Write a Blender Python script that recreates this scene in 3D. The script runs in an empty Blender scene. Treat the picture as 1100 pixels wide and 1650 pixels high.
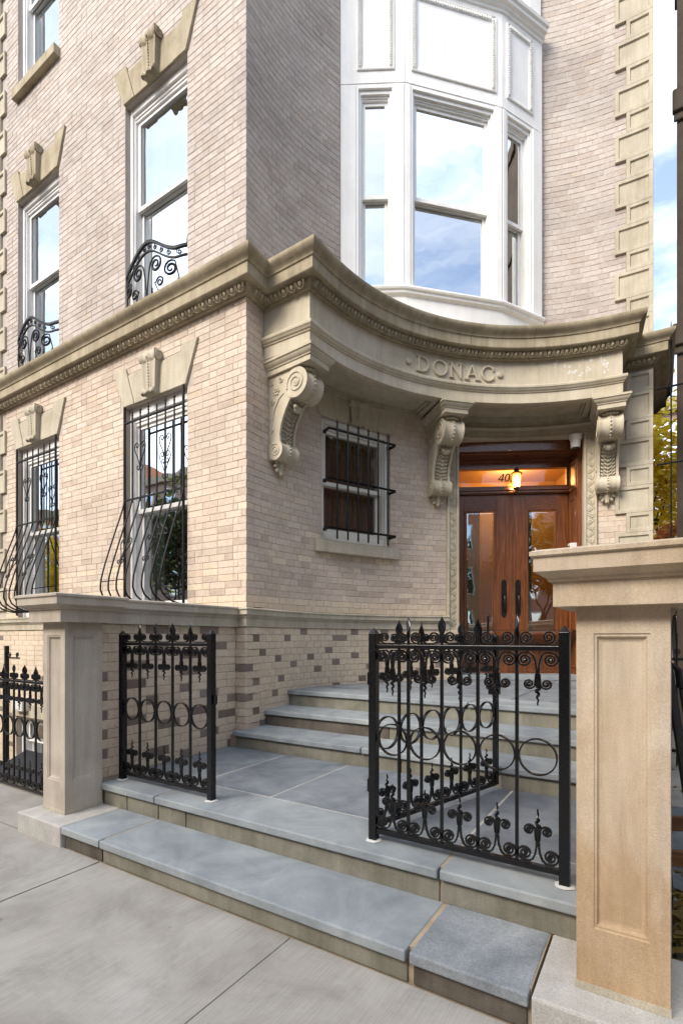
import bpy, bmesh, math, random
from math import sin, cos, pi, radians, atan2, hypot, sqrt
from mathutils import Vector, Matrix
rnd = random.Random(7)
S = bpy.context.scene
COL = S.collection

# ------------------------------------------------------------------ camera
TH = 0.5599
FPX, W0, H0, HY = 814.2, 1100.0, 1650.0, 1027.58
CAMZ = 1.45
cd = bpy.data.cameras.new('camera'); cam = bpy.data.objects.new('camera', cd); COL.objects.link(cam)
cam.location = (0, 0, CAMZ); cam.rotation_euler = (pi/2, 0, TH)
cd.sensor_fit = 'HORIZONTAL'; cd.sensor_width = 36.0; cd.lens = FPX/W0*36.0
cd.shift_y = (HY-H0/2)/W0
cd.clip_start = 0.05; cd.clip_end = 500
S.camera = cam

# ------------------------------------------------------------------ light
w = bpy.data.worlds.new('World'); S.world = w; w.use_nodes = True
nt = w.node_tree; nt.nodes.clear()
out = nt.nodes.new('ShaderNodeOutputWorld'); bg = nt.nodes.new('ShaderNodeBackground')
sky = nt.nodes.new('ShaderNodeTexSky'); sky.sky_type = 'NISHITA'; sky.sun_disc = False
SUN_EL, SUN_AZ = radians(38), radians(196)      # azimuth clockwise from +Y
sky.sun_elevation = SUN_EL; sky.sun_rotation = SUN_AZ; sky.air_density = 1.0; sky.dust_density = 1.2; sky.ozone_density = 1.5
tc = nt.nodes.new('ShaderNodeTexCoord'); mp = nt.nodes.new('ShaderNodeMapping'); mp.inputs['Scale'].default_value = (1.0, 1.0, 3.2)
nz = nt.nodes.new('ShaderNodeTexNoise'); nz.inputs['Scale'].default_value = 2.3; nz.inputs['Detail'].default_value = 8; nz.inputs['Roughness'].default_value = 0.6
nz.inputs['Distortion'].default_value = 0.6
cr = nt.nodes.new('ShaderNodeValToRGB'); cr.color_ramp.elements[0].position = 0.40; cr.color_ramp.elements[1].position = 0.68
cr.color_ramp.elements[0].color = (0.14, 0.14, 0.14, 1); cr.color_ramp.elements[1].color = (1, 1, 1, 1)
mx = nt.nodes.new('ShaderNodeMix'); mx.data_type = 'RGBA'; mx.inputs[7].default_value = (5.0, 5.2, 5.5, 1)
L = nt.links.new
L(tc.outputs['Generated'], mp.inputs['Vector']); L(mp.outputs['Vector'], nz.inputs['Vector']); L(nz.outputs['Fac'], cr.inputs['Fac'])
L(cr.outputs['Color'], mx.inputs[0]); L(sky.outputs['Color'], mx.inputs[6]); L(mx.outputs[2], bg.inputs['Color']); L(bg.outputs['Background'], out.inputs['Surface'])
bg.inputs['Strength'].default_value = 0.10
ld = bpy.data.lights.new('sun', 'SUN'); lo = bpy.data.objects.new('sun', ld); COL.objects.link(lo)
ld.energy = 1.25; ld.angle = radians(28); ld.color = (1.0, 0.92, 0.80)
dsun = Vector((sin(SUN_AZ)*cos(SUN_EL), cos(SUN_AZ)*cos(SUN_EL), sin(SUN_EL)))
lo.rotation_euler = dsun.to_track_quat('Z', 'Y').to_euler(); lo.location = (0, -5, 20)
S.view_settings.view_transform = 'Standard'; S.view_settings.look = 'None'; S.view_settings.exposure = 1.88; S.view_settings.gamma = 1.0
S.view_settings.use_curve_mapping = False
S.cycles.max_bounces = 8; S.cycles.diffuse_bounces = 4; S.cycles.glossy_bounces = 4; S.cycles.transparent_max_bounces = 12
S.cycles.use_denoising = True; S.cycles.caustics_reflective = False; S.cycles.caustics_refractive = False
S.cycles.sample_clamp_indirect = 6

# ------------------------------------------------------------------ materials
def newmat(name):
    m = bpy.data.materials.new(name); m.use_nodes = True
    n = m.node_tree; b = n.nodes['Principled BSDF']; return m, n, b
def nd(n, t, **k):
    x = n.nodes.new(t)
    for a, v in k.items():
        if a in x.inputs: x.inputs[a].default_value = v
        else: setattr(x, a, v)
    return x
def ramp(n, fac, stops):
    r = n.nodes.new('ShaderNodeValToRGB'); e = r.color_ramp.elements
    while len(e) < len(stops): e.new(0.5)
    for i, (p, c) in enumerate(stops): e[i].position = p; e[i].color = (*c, 1)
    n.links.new(fac, r.inputs['Fac']); return r.outputs['Color']
def mixc(n, f, a, b, mode='MIX'):
    x = n.nodes.new('ShaderNodeMix'); x.data_type = 'RGBA'; x.blend_type = mode
    for s, v in ((0, f), (6, a), (7, b)):
        if isinstance(v, (int, float)): x.inputs[s].default_value = v
        elif isinstance(v, tuple): x.inputs[s].default_value = (*v, 1)
        else: n.links.new(v, x.inputs[s])
    return x.outputs[2]
def objco(n, scale=(1, 1, 1), world=True):
    if world:
        g = n.nodes.new('ShaderNodeNewGeometry'); o = g.outputs['Position']
    else: o = n.nodes.new('ShaderNodeTexCoord').outputs['Object']
    m = n.nodes.new('ShaderNodeMapping'); m.inputs['Scale'].default_value = scale
    n.links.new(o, m.inputs['Vector']); return m.outputs['Vector']
def noise(n, vec, scale, detail=4, rough=0.55, dist=0.0):
    x = nd(n, 'ShaderNodeTexNoise', Scale=scale, Detail=detail, Roughness=rough, Distortion=dist); n.links.new(vec, x.inputs['Vector']); return x.outputs['Fac']
def bump(n, b, h, strength, dist=0.01):
    x = nd(n, 'ShaderNodeBump', Strength=strength, Distance=dist); n.links.new(h, x.inputs['Height']); n.links.new(x.outputs['Normal'], b.inputs['Normal'])

def stone_mat(name, stops, scale=1.6, speck=0.25, rough=0.85, bstr=0.35, streak=0.0, spk=140.0):
    m, n, b = newmat(name); v = objco(n)
    c = ramp(n, noise(n, v, scale, 6, 0.6, 0.4), stops)
    f = noise(n, v, spk, 2, 0.6)
    fr = ramp(n, f, [(0.3, (1-speck,)*3), (0.7, (1+speck*0.35,)*3)])
    c = mixc(n, 1.0, c, fr, 'MULTIPLY')
    if streak:
        v2 = objco(n, (5, 5, 0.6)); s = noise(n, v2, 2.2, 5, 0.7)
        c = mixc(n, 1.0, c, ramp(n, s, [(0.35, (1-streak, 1-streak*1.05, 1-streak*1.1)), (0.62, (1.06, 1.05, 1.03))]), 'MULTIPLY')
    n.links.new(c, b.inputs['Base Color']); b.inputs['Roughness'].default_value = rough
    b.inputs['Specular IOR Level'].default_value = 0.3
    bump(n, b, f, bstr, 0.004); return m
def brick_mat(name, stops, rough=0.8, stain=0.16):
    m, n, b = newmat(name); v = objco(n)
    g = n.nodes.new('ShaderNodeNewGeometry'); oi = n.nodes.new('ShaderNodeObjectInfo')
    a = nd(n, 'ShaderNodeMath', operation='ADD'); n.links.new(g.outputs['Random Per Island'], a.inputs[0]); n.links.new(oi.outputs['Random'], a.inputs[1])
    fr = nd(n, 'ShaderNodeMath', operation='FRACT'); n.links.new(a.outputs[0], fr.inputs[0])
    c = ramp(n, fr.outputs[0], stops)
    big = ramp(n, noise(n, v, 0.9, 5, 0.65, 0.5), [(0.32, (1-stain, 1-stain*1.02, 1-stain*1.0)), (0.6, (1.05, 1.04, 1.03))])
    c = mixc(n, 1.0, c, big, 'MULTIPLY')
    sm = ramp(n, noise(n, v, 26, 5, 0.7, 0.3), [(0.28, (0.80, 0.78, 0.76)), (0.52, (1.0, 1.0, 1.0)), (0.8, (1.10, 1.10, 1.10))])
    c = mixc(n, 1.0, c, sm, 'MULTIPLY')
    n.links.new(c, b.inputs['Base Color']); b.inputs['Roughness'].default_value = rough; b.inputs['Specular IOR Level'].default_value = 0.3
    bump(n, b, noise(n, v, 130, 3, 0.7), 0.3, 0.003); return m
def plain(name, c, rough=0.5, metal=0.0, var=0.0, spec=0.5, scale=6):
    m, n, b = newmat(name)
    if var:
        v = objco(n); k = ramp(n, noise(n, v, scale, 5, 0.6), [(0.3, tuple(x*(1-var) for x in c)), (0.7, tuple(min(1, x*(1+var*0.4)) for x in c))]); n.links.new(k, b.inputs['Base Color'])
        n.links.new(ramp(n, noise(n, v, scale*3, 4), [(0.3, (rough*0.75,)*3), (0.7, (min(1, rough*1.25),)*3)]), b.inputs['Roughness'])
    else: b.inputs['Base Color'].default_value = (*c, 1); b.inputs['Roughness'].default_value = rough
    b.inputs['Metallic'].default_value = metal; b.inputs['Specular IOR Level'].default_value = spec; return m
def wood_mat(name, dark, light, axis=2, rough=0.28, coat=0.5):
    m, n, b = newmat(name)
    sc = [22, 22, 22]; sc[axis] = 1.3
    v = objco(n, tuple(sc)); f = noise(n, v, 1.0, 7, 0.65, 1.8)
    sc2 = [70, 70, 70]; sc2[axis] = 3
    g = noise(n, objco(n, tuple(sc2)), 1.0, 3, 0.7, 0.4)
    c = ramp(n, f, [(0.3, dark), (0.5, tuple((a+c_)/2 for a, c_ in zip(dark, light))), (0.68, light)])
    c = mixc(n, 1.0, c, ramp(n, g, [(0.35, (0.62, 0.6, 0.58)), (0.6, (1.1, 1.1, 1.1))]), 'MULTIPLY')
    n.links.new(c, b.inputs['Base Color']); b.inputs['Roughness'].default_value = rough; b.inputs['Coat Weight'].default_value = coat; b.inputs['Coat Roughness'].default_value = 0.15
    bump(n, b, g, 0.15, 0.002); return m
def glass_mat(name, refl=0.6, tint=(0.75, 0.85, 0.85), rough=0.012, mxr=1.0):
    m = bpy.data.materials.new(name); m.use_nodes = True; n = m.node_tree; n.nodes.clear()
    o = n.nodes.new('ShaderNodeOutputMaterial'); t = n.nodes.new('ShaderNodeBsdfTransparent'); t.inputs[0].default_value = (*tint, 1)
    g = n.nodes.new('ShaderNodeBsdfGlossy'); g.inputs['Roughness'].default_value = rough; g.inputs['Color'].default_value = (0.93, 0.97, 1.0, 1)
    lw = n.nodes.new('ShaderNodeLayerWeight'); lw.inputs['Blend'].default_value = 0.35
    mr = n.nodes.new('ShaderNodeMapRange'); mr.inputs['To Min'].default_value = refl; mr.inputs['To Max'].default_value = mxr
    nzz = noise(n, objco(n), 1.6, 2); bp = nd(n, 'ShaderNodeBump', Strength=0.14, Distance=0.02); n.links.new(nzz, bp.inputs['Height']); n.links.new(bp.outputs[0], g.inputs['Normal'])
    mi = n.nodes.new('ShaderNodeMixShader'); n.links.new(lw.outputs['Fresnel'], mr.inputs['Value']); n.links.new(mr.outputs[0], mi.inputs[0])
    n.links.new(t.outputs[0], mi.inputs[1]); n.links.new(g.outputs[0], mi.inputs[2]); n.links.new(mi.outputs[0], o.inputs['Surface']); return m

M = {}
M['brick'] = brick_mat('buff_brick', [(0.0, (0.55, 0.445, 0.36)), (0.3, (0.60, 0.50, 0.405)), (0.6, (0.63, 0.53, 0.435)), (0.86, (0.57, 0.465, 0.375)), (0.95, (0.49, 0.395, 0.32)), (1.0, (0.59, 0.47, 0.35))])
M['brick_up'] = brick_mat('grey_buff_brick', [(0.0, (0.45, 0.39, 0.345)), (0.3, (0.49, 0.435, 0.39)), (0.6, (0.52, 0.465, 0.42)), (0.84, (0.475, 0.415, 0.365)), (0.95, (0.42, 0.355, 0.315)), (1.0, (0.50, 0.42, 0.35))], stain=0.20)
M['brick_cream'] = brick_mat('cream_glazed_brick', [(0.0, (0.66, 0.545, 0.405)), (0.5, (0.70, 0.585, 0.445)), (1.0, (0.62, 0.505, 0.38))], rough=0.6, stain=0.12)
M['brick_dark'] = brick_mat('brown_grey_glazed_brick', [(0.0, (0.20, 0.155, 0.13)), (1.0, (0.28, 0.225, 0.19))], rough=0.6, stain=0.12)
M['mortar'] = stone_mat('mortar', [(0.3, (0.43, 0.365, 0.305)), (0.7, (0.55, 0.475, 0.405))], 3, 0.2)
M['mortar_up'] = stone_mat('grey_buff_mortar', [(0.3, (0.41, 0.36, 0.32)), (0.7, (0.50, 0.445, 0.40))], 3, 0.15)
M['sand'] = stone_mat('carved_sandstone', [(0.28, (0.29, 0.24, 0.16)), (0.5, (0.405, 0.345, 0.24)), (0.72, (0.48, 0.42, 0.305))], 2.2, 0.14, streak=0.22)
M['sandgreen'] = stone_mat('weathered_sandstone', [(0.28, (0.41, 0.365, 0.275)), (0.5, (0.50, 0.45, 0.35)), (0.75, (0.57, 0.52, 0.415))], 2.8, 0.2, streak=0.14)
M['sandlight'] = stone_mat('frieze_sandstone', [(0.28, (0.44, 0.385, 0.28)), (0.5, (0.545, 0.485, 0.37)), (0.75, (0.62, 0.56, 0.45))], 1.8, 0.16, streak=0.10)
M['cast'] = stone_mat('cast_stone', [(0.25, (0.46, 0.345, 0.225)), (0.42, (0.56, 0.435, 0.30)), (0.58, (0.62, 0.505, 0.375)), (0.75, (0.69, 0.60, 0.475))], 2.1, 0.17, spk=200, streak=0.16)
def stain(m, z0, z1, col, sc, thr=0.5):
    n = m.node_tree; b = n.nodes['Principled BSDF']; src = b.inputs['Base Color'].links[0].from_socket
    g = n.nodes.new('ShaderNodeNewGeometry'); sx = n.nodes.new('ShaderNodeSeparateXYZ'); n.links.new(g.outputs['Position'], sx.inputs[0])
    mr = n.nodes.new('ShaderNodeMapRange'); mr.inputs['From Min'].default_value = z0; mr.inputs['From Max'].default_value = z1; mr.inputs['To Min'].default_value = 0.28; mr.inputs['To Max'].default_value = -0.25; n.links.new(sx.outputs[2], mr.inputs['Value'])
    a = nd(n, 'ShaderNodeMath', operation='ADD'); n.links.new(mr.outputs[0], a.inputs[0]); n.links.new(noise(n, objco(n, (1, 1, 0.55)), sc, 6, 0.65, 0.7), a.inputs[1])
    k = ramp(n, a.outputs[0], [(thr-0.06, (0, 0, 0)), (thr+0.12, (1, 1, 1))]); n.links.new(mixc(n, k, src, mixc(n, 1.0, src, col, 'MULTIPLY')), b.inputs['Base Color'])
stain(M['cast'], 0.1, 1.5, (0.84, 0.75, 0.64), 3.0, 0.50)
M['castshade'] = stone_mat('shade_greyed_cast_stone', [(0.25, (0.40, 0.34, 0.27)), (0.5, (0.49, 0.43, 0.36)), (0.75, (0.58, 0.52, 0.445))], 2.1, 0.15, spk=200, streak=0.12)  # greyer cast stone paints cool side shade on the far pier; coping shares it
M['lime'] = stone_mat('pale_limestone', [(0.3, (0.40, 0.38, 0.34)), (0.7, (0.54, 0.515, 0.475))], 6, 0.22)
def wear_mat(name, stops, rough=0.6, wet=0.22, speck=0.12, spk=150, big=1.1):
    m, n, b = newmat(name); v = objco(n)
    c = ramp(n, noise(n, v, 2.6, 7, 0.62, 0.8), stops)
    c = mixc(n, 1.0, c, ramp(n, noise(n, v, big, 5, 0.6, 1.5), [(0.34, (1-wet, 1-wet, 1-wet*0.85)), (0.5, (1, 1, 1)), (0.68, (1.13, 1.12, 1.10))]), 'MULTIPLY')
    f = noise(n, v, spk, 3, 0.7); c = mixc(n, 1.0, c, ramp(n, f, [(0.3, (1-speck,)*3), (0.7, (1+speck*0.6,)*3)]), 'MULTIPLY')
    sc = noise(n, objco(n, (3, 14, 6)), 3.0, 6, 0.75, 2.0); c = mixc(n, 1.0, c, ramp(n, sc, [(0.36, (0.88, 0.88, 0.89)), (0.46, (1, 1, 1)), (0.70, (1.0, 1.0, 1.0)), (0.78, (1.16, 1.15, 1.13))]), 'MULTIPLY')
    n.links.new(c, b.inputs['Base Color']); n.links.new(ramp(n, sc, [(0.3, (rough*0.8,)*3), (0.7, (min(1, rough*1.25),)*3)]), b.inputs['Roughness']); b.inputs['Specular IOR Level'].default_value = 0.35
    bump(n, b, f, 0.3, 0.004); return m
M['blue'] = wear_mat('bluestone', [(0.3, (0.135, 0.15, 0.17)), (0.5, (0.205, 0.225, 0.245)), (0.7, (0.275, 0.30, 0.315))], wet=0.30)
M['bluelight'] = wear_mat('pale_bluestone', [(0.3, (0.215, 0.24, 0.255)), (0.5, (0.285, 0.31, 0.32)), (0.7, (0.35, 0.375, 0.38))])
M['bluespeck'] = wear_mat('speckled_bluestone', [(0.3, (0.19, 0.205, 0.22)), (0.5, (0.26, 0.28, 0.295)), (0.7, (0.35, 0.37, 0.38))], 0.72, 0.25, 0.28, 120)
M['riser'] = stone_mat('green_grey_riser_stone', [(0.3, (0.165, 0.155, 0.118)), (0.5, (0.225, 0.215, 0.17)), (0.7, (0.28, 0.27, 0.222))], 4.0, 0.16, streak=0.16)
M['riserdark'] = stone_mat('brown_riser_stone', [(0.3, (0.10, 0.085, 0.068)), (0.7, (0.17, 0.148, 0.125))], 5.0, 0.18, streak=0.28)
M['joint'] = stone_mat('tan_joint_mortar', [(0.3, (0.32, 0.245, 0.17)), (0.7, (0.44, 0.36, 0.26))], 8, 0.15)
M['white'] = stone_mat('white_paint', [(0.3, (0.80, 0.79, 0.765)), (0.6, (0.86, 0.855, 0.835))], 2.5, 0.02, rough=0.42, bstr=0.05, streak=0.025)
M['offwhite'] = plain('off_white_paint', (0.72, 0.69, 0.61), 0.45, var=0.06)
M['iron'] = plain('black_gloss_iron', (0.005, 0.005, 0.006), 0.24, var=0.2, spec=0.42, scale=30)
M['ironold'] = plain('weathered_black_iron', (0.009, 0.009, 0.010), 0.55, var=0.3, scale=40, spec=0.25)
M['wood'] = wood_mat('varnished_oak', (0.095, 0.028, 0.010), (0.30, 0.100, 0.030))
M['woodh'] = wood_mat('varnished_oak_crosswise', (0.08, 0.023, 0.008), (0.25, 0.082, 0.024), axis=0)
M['slat'] = wood_mat('brown_slat_wood', (0.10, 0.045, 0.02), (0.26, 0.13, 0.06), axis=0, rough=0.5, coat=0.1)
M['glass'] = glass_mat('sky_reflecting_glass', 0.62)
M['glassd'] = glass_mat('door_glass', 0.42, (0.8, 0.85, 0.62))
M['glassw'] = glass_mat('dim_window_glass', 0.07, (0.9, 0.9, 0.9), mxr=0.3)
M['glasst'] = glass_mat('transom_glass', 0.05, (1.0, 0.88, 0.65), mxr=0.35)
M['bronze'] = plain('dark_bronze', (0.03, 0.026, 0.022), 0.38, 0.7)
M['brass'] = plain('aged_brass', (0.16, 0.085, 0.025), 0.35, 0.85)
M['curtain'] = plain('pale_curtain', (0.42, 0.46, 0.43), 0.9)
M['reflectbrown'] = wood_mat('brown_reflection_tone', (0.05, 0.025, 0.014), (0.22, 0.10, 0.045), rough=0.6, coat=0.0)  # brown streaks paint the wood and brick reflected in the small curved-wall window
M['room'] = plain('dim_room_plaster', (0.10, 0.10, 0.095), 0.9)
M['roomwarm'] = plain('warm_vestibule_plaster', (0.58, 0.36, 0.14), 0.8)
M['plastic'] = plain('white_plastic', (0.75, 0.74, 0.71), 0.35)
M['blacktext'] = plain('black_vinyl', (0.01, 0.01, 0.01), 0.4)
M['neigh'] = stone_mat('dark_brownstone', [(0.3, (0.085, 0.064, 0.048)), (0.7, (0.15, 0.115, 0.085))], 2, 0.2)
M['caulk'] = plain('white_caulk', (0.62, 0.60, 0.57), 0.7)
M['asphalt'] = stone_mat('asphalt', [(0.3, (0.045, 0.045, 0.045)), (0.7, (0.07, 0.07, 0.068))], 3, 0.4)
M['redbrick'] = None
# concrete pavement with brushed lines
m, n, b = newmat('brushed_concrete'); v = objco(n)
c = ramp(n, noise(n, v, 1.3, 6, 0.6, 0.5), [(0.28, (0.26, 0.24, 0.21)), (0.5, (0.345, 0.325, 0.29)), (0.72, (0.41, 0.39, 0.355))])
sp = nd(n, 'ShaderNodeTexVoronoi', Scale=3.5); n.links.new(v, sp.inputs['Vector'])
c = mixc(n, 1.0, c, ramp(n, sp.outputs['Distance'], [(0.03, (0.62, 0.60, 0.58)), (0.06, (1, 1, 1))]), 'MULTIPLY')
c = mixc(n, 1.0, c, ramp(n, noise(n, v, 1.6, 8, 0.72, 0.6), [(0.36, (0.80, 0.79, 0.77)), (0.5, (1, 1, 1)), (0.66, (1.10, 1.09, 1.07))]), 'MULTIPLY')
bl = noise(n, objco(n, (170, 3.5, 1)), 1.0, 3, 0.6)
c = mixc(n, 1.0, c, ramp(n, bl, [(0.38, (0.91, 0.905, 0.90)), (0.56, (1.03, 1.03, 1.03))]), 'MULTIPLY')
c = mixc(n, 1.0, c, ramp(n, noise(n, v, 240, 3, 0.7), [(0.3, (0.86, 0.86, 0.86)), (0.7, (1.08, 1.08, 1.08))]), 'MULTIPLY')
n.links.new(c, b.inputs['Base Color']); b.inputs['Roughness'].default_value = 0.85; bump(n, b, bl, 0.45, 0.005); M['concrete'] = m
def facade_brick(name, c1, c2, mo, sc=4.0):
    m, n, b = newmat(name)
    g = n.nodes.new('ShaderNodeNewGeometry'); sx = n.nodes.new('ShaderNodeSeparateXYZ'); n.links.new(g.outputs['Position'], sx.inputs[0])
    ad = nd(n, 'ShaderNodeMath', operation='ADD'); n.links.new(sx.outputs[0], ad.inputs[0]); n.links.new(sx.outputs[1], ad.inputs[1])
    cx = n.nodes.new('ShaderNodeCombineXYZ'); n.links.new(ad.outputs[0], cx.inputs[0]); n.links.new(sx.outputs[2], cx.inputs[1])
    t = n.nodes.new('ShaderNodeTexBrick'); t.inputs['Scale'].default_value = sc; t.inputs['Color1'].default_value = (*c1, 1); t.inputs['Color2'].default_value = (*c2, 1); t.inputs['Mortar'].default_value = (*mo, 1)
    t.inputs['Mortar Size'].default_value = 0.015; n.links.new(cx.outputs[0], t.inputs['Vector'])
    n.links.new(t.outputs['Color'], b.inputs['Base Color']); b.inputs['Roughness'].default_value = 0.85; return m
M['redbrick'] = facade_brick('far_orange_brick', (0.55, 0.23, 0.11), (0.44, 0.17, 0.085), (0.38, 0.30, 0.24))
M['pinkbrick'] = facade_brick('far_pink_brick', (0.34, 0.22, 0.18), (0.28, 0.17, 0.14), (0.34, 0.29, 0.26))
def leaf_mat(name, stops):
    m, n, b = newmat(name); g = n.nodes.new('ShaderNodeNewGeometry')
    n.links.new(ramp(n, g.outputs['Random Per Island'], stops), b.inputs['Base Color']); b.inputs['Roughness'].default_value = 0.6
    tr_ = n.nodes.new('ShaderNodeBsdfTranslucent'); mi = n.nodes.new('ShaderNodeMixShader'); mi.inputs[0].default_value = 0.45
    n.links.new(b.inputs['Base Color'].links[0].from_socket, tr_.inputs['Color']); o = n.nodes['Material Output']
    n.links.new(b.outputs[0], mi.inputs[1]); n.links.new(tr_.outputs[0], mi.inputs[2]); n.links.new(mi.outputs[0], o.inputs['Surface'])
    return m
M['yleaf'] = leaf_mat('yellow_leaves', [(0.0, (0.90, 0.66, 0.03)), (0.6, (0.95, 0.76, 0.07)), (1.0, (0.75, 0.70, 0.12))])
M['gleaf'] = leaf_mat('green_leaves', [(0.0, (0.05, 0.09, 0.02)), (0.6, (0.10, 0.14, 0.04)), (1.0, (0.22, 0.20, 0.05))])
M['rleaf'] = leaf_mat('red_leaves', [(0.0, (0.62, 0.12, 0.06)), (0.5, (0.72, 0.24, 0.10)), (1.0, (0.62, 0.42, 0.08))])
M['fleaf'] = leaf_mat('fallen_leaves', [(0.0, (0.30, 0.22, 0.04)), (0.5, (0.16, 0.09, 0.03)), (1.0, (0.38, 0.30, 0.07))])
M['bark'] = plain('bark', (0.10, 0.08, 0.06), 0.9, var=0.3, scale=12)
mb_, n, b = newmat('lit_bulb'); b.inputs['Base Color'].default_value = (1, 0.7, 0.3, 1); b.inputs['Emission Color'].default_value = (1.0, 0.55, 0.16, 1); b.inputs['Emission Strength'].default_value = 9; M['bulb'] = mb_
mb_, n, b = newmat('amber_lantern_glass'); b.inputs['Base Color'].default_value = (1, 0.75, 0.35, 1); b.inputs['Transmission Weight'].default_value = 0.9; b.inputs['Roughness'].default_value = 0.25; b.inputs['Emission Color'].default_value = (1.0, 0.5, 0.12, 1); b.inputs['Emission Strength'].default_value = 0.5; M['amber'] = mb_

# ------------------------------------------------------------------ geometry helpers
CX, CY, RW = 0.008, 4.333, 3.839
YA = 4.14; XC = CX+RW*cos(radians(182.88))
class Fr:                                   # local frame: u to the right along a wall, w into the wall, z up
    def __init__(s, o, u, wv=None):
        s.o = Vector((o[0], o[1], o[2] if len(o) > 2 else 0)); s.u = Vector((u[0], u[1], 0)).normalized()
        s.w = Vector((-s.u.y, s.u.x, 0)) if wv is None else Vector((*wv, 0))
    def __call__(s, u, w_, z): return s.o+s.u*u+s.w*w_+Vector((0, 0, z))
def arcframe(deg, dist):
    a = radians(deg); return Fr((CX+dist*cos(a), CY+dist*sin(a)), (sin(a), -cos(a)))
WF = Fr((0, 0), (1, 0))
class MB:
    def __init__(s, f=WF): s.v = []; s.f = []; s.fr = f; s.mi = []; s.cm = 0
    def add(s, vs, fs, local=True):
        b = len(s.v); s.v += [s.fr(*p) if local else Vector(p) for p in vs]; s.f += [tuple(i+b for i in f) for f in fs]; s.mi += [s.cm]*len(fs)
    def box(s, u0, u1, w0, w1, z0, z1):
        s.add([(u0, w0, z0), (u1, w0, z0), (u1, w1, z0), (u0, w1, z0), (u0, w0, z1), (u1, w0, z1), (u1, w1, z1), (u0, w1, z1)],
              [(0, 3, 2, 1), (4, 5, 6, 7), (0, 1, 5, 4), (1, 2, 6, 5), (2, 3, 7, 6), (3, 0, 4, 7)])
    def quad(s, *p): s.add(list(p), [tuple(range(len(p)))])
    def prism(s, poly, w0, w1):             # poly of (u, z), extruded in w
        k = len(poly); s.add([(p[0], w0, p[1]) for p in poly]+[(p[0], w1, p[1]) for p in poly],
              [tuple(range(k)), tuple(range(2*k-1, k-1, -1))]+[(i, i+k, (i+1) % k+k, (i+1) % k) for i in range(k)])
    def prismu(s, poly, u0, u1):            # poly of (w, z), extruded in u
        k = len(poly); s.add([(u0, p[0], p[1]) for p in poly]+[(u1, p[0], p[1]) for p in poly],
              [tuple(range(k)), tuple(range(2*k-1, k-1, -1))]+[(i, i+k, (i+1) % k+k, (i+1) % k) for i in range(k)])
    def prismz(s, poly, z0, z1):
        k = len(poly); s.add([(p[0], p[1], z0) for p in poly]+[(p[0], p[1], z1) for p in poly],
              [tuple(range(k)), tuple(range(2*k-1, k-1, -1))]+[(i, i+k, (i+1) % k+k, (i+1) % k) for i in range(k)])
    def grid(s, rows, close=False):
        nr, nc = len(rows), len(rows[0]); fs = []
        for i in range(nr-1):
            for j in range(nc if close else nc-1): fs.append((i*nc+j, i*nc+(j+1) % nc, (i+1)*nc+(j+1) % nc, (i+1)*nc+j))
        s.add([p for r in rows for p in r], fs)
    def tube(s, pts, r, n=8, close=False, cap=True, sec=None, up=None):
        P = [Vector(p) for p in pts]; N = len(P); rows = []
        prev = None
        for i in range(N):
            if close: t = P[(i+1) % N]-P[i-1]
            else: t = P[min(i+1, N-1)]-P[max(i-1, 0)]
            t = t.normalized() if t.length > 1e-9 else Vector((0, 0, 1))
            if up is not None: a = Vector(up)-t*t.dot(Vector(up)); a = a.normalized() if a.length > 1e-6 else Vector((1, 0, 0))
            else:
                if prev is None: a = t.cross(Vector((0, 0, 1))) if abs(t.z) < 0.9 else t.cross(Vector((1, 0, 0)))
                else: a = prev-t*t.dot(prev)
                a.normalize()
            prev = a; bb = t.cross(a); rr = r[i] if isinstance(r, (list, tuple)) else r
            if sec: rows.append([tuple(P[i]+a*x*(rr if isinstance(r, (list, tuple)) else 1)+bb*y*(rr if isinstance(r, (list, tuple)) else 1)) for x, y in sec])
            else: rows.append([tuple(P[i]+a*rr*cos(2*pi*k/n)+bb*rr*sin(2*pi*k/n)) for k in range(n)])
        if close: rows.append(rows[0])
        b = len(s.v); s.grid(rows, True)
        if cap and not close:
            k = len(rows[0]); s.f += [tuple(b+i for i in range(k))[::-1], tuple(b+(N-1)*k+i for i in range(k))]; s.mi += [s.cm]*2
    def bar(s, pts, th=0.006, dp=0.012, up=(0, 1, 0), close=False, tap=None):     # flat bar: dp along up, th across
        sec = [(dp/2, th/2), (-dp/2, th/2), (-dp/2, -th/2), (dp/2, -th/2)]
        s.tube(pts, tap if tap else 1.0, close=close, sec=sec, up=up)
    def lathe(s, prof, c=(0, 0, 0), n=16, axis='z'):
        rows = []
        for r, h in prof:
            row = []
            for k in range(n):
                a = 2*pi*k/n
                if axis == 'z': row.append((c[0]+r*cos(a), c[1]+r*sin(a), c[2]+h))
                elif axis == 'u': row.append((c[0]+h, c[1]+r*cos(a), c[2]+r*sin(a)))
                else: row.append((c[0]+r*cos(a), c[1]+h, c[2]+r*sin(a)))
            rows.append(row)
        s.grid(rows, True)
    def blob(s, c, rx, ry, rz, n=8, m_=5):
        s.lathe_e(c, rx, ry, rz, n, m_)
    def lathe_e(s, c, rx, ry, rz, n, m_):
        rows = [[(c[0]+rx*sin(pi*i/m_)*cos(2*pi*k/n), c[1]+ry*sin(pi*i/m_)*sin(2*pi*k/n), c[2]-rz*cos(pi*i/m_)) for k in range(n)] for i in range(m_+1)]
        s.grid(rows, True)
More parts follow.
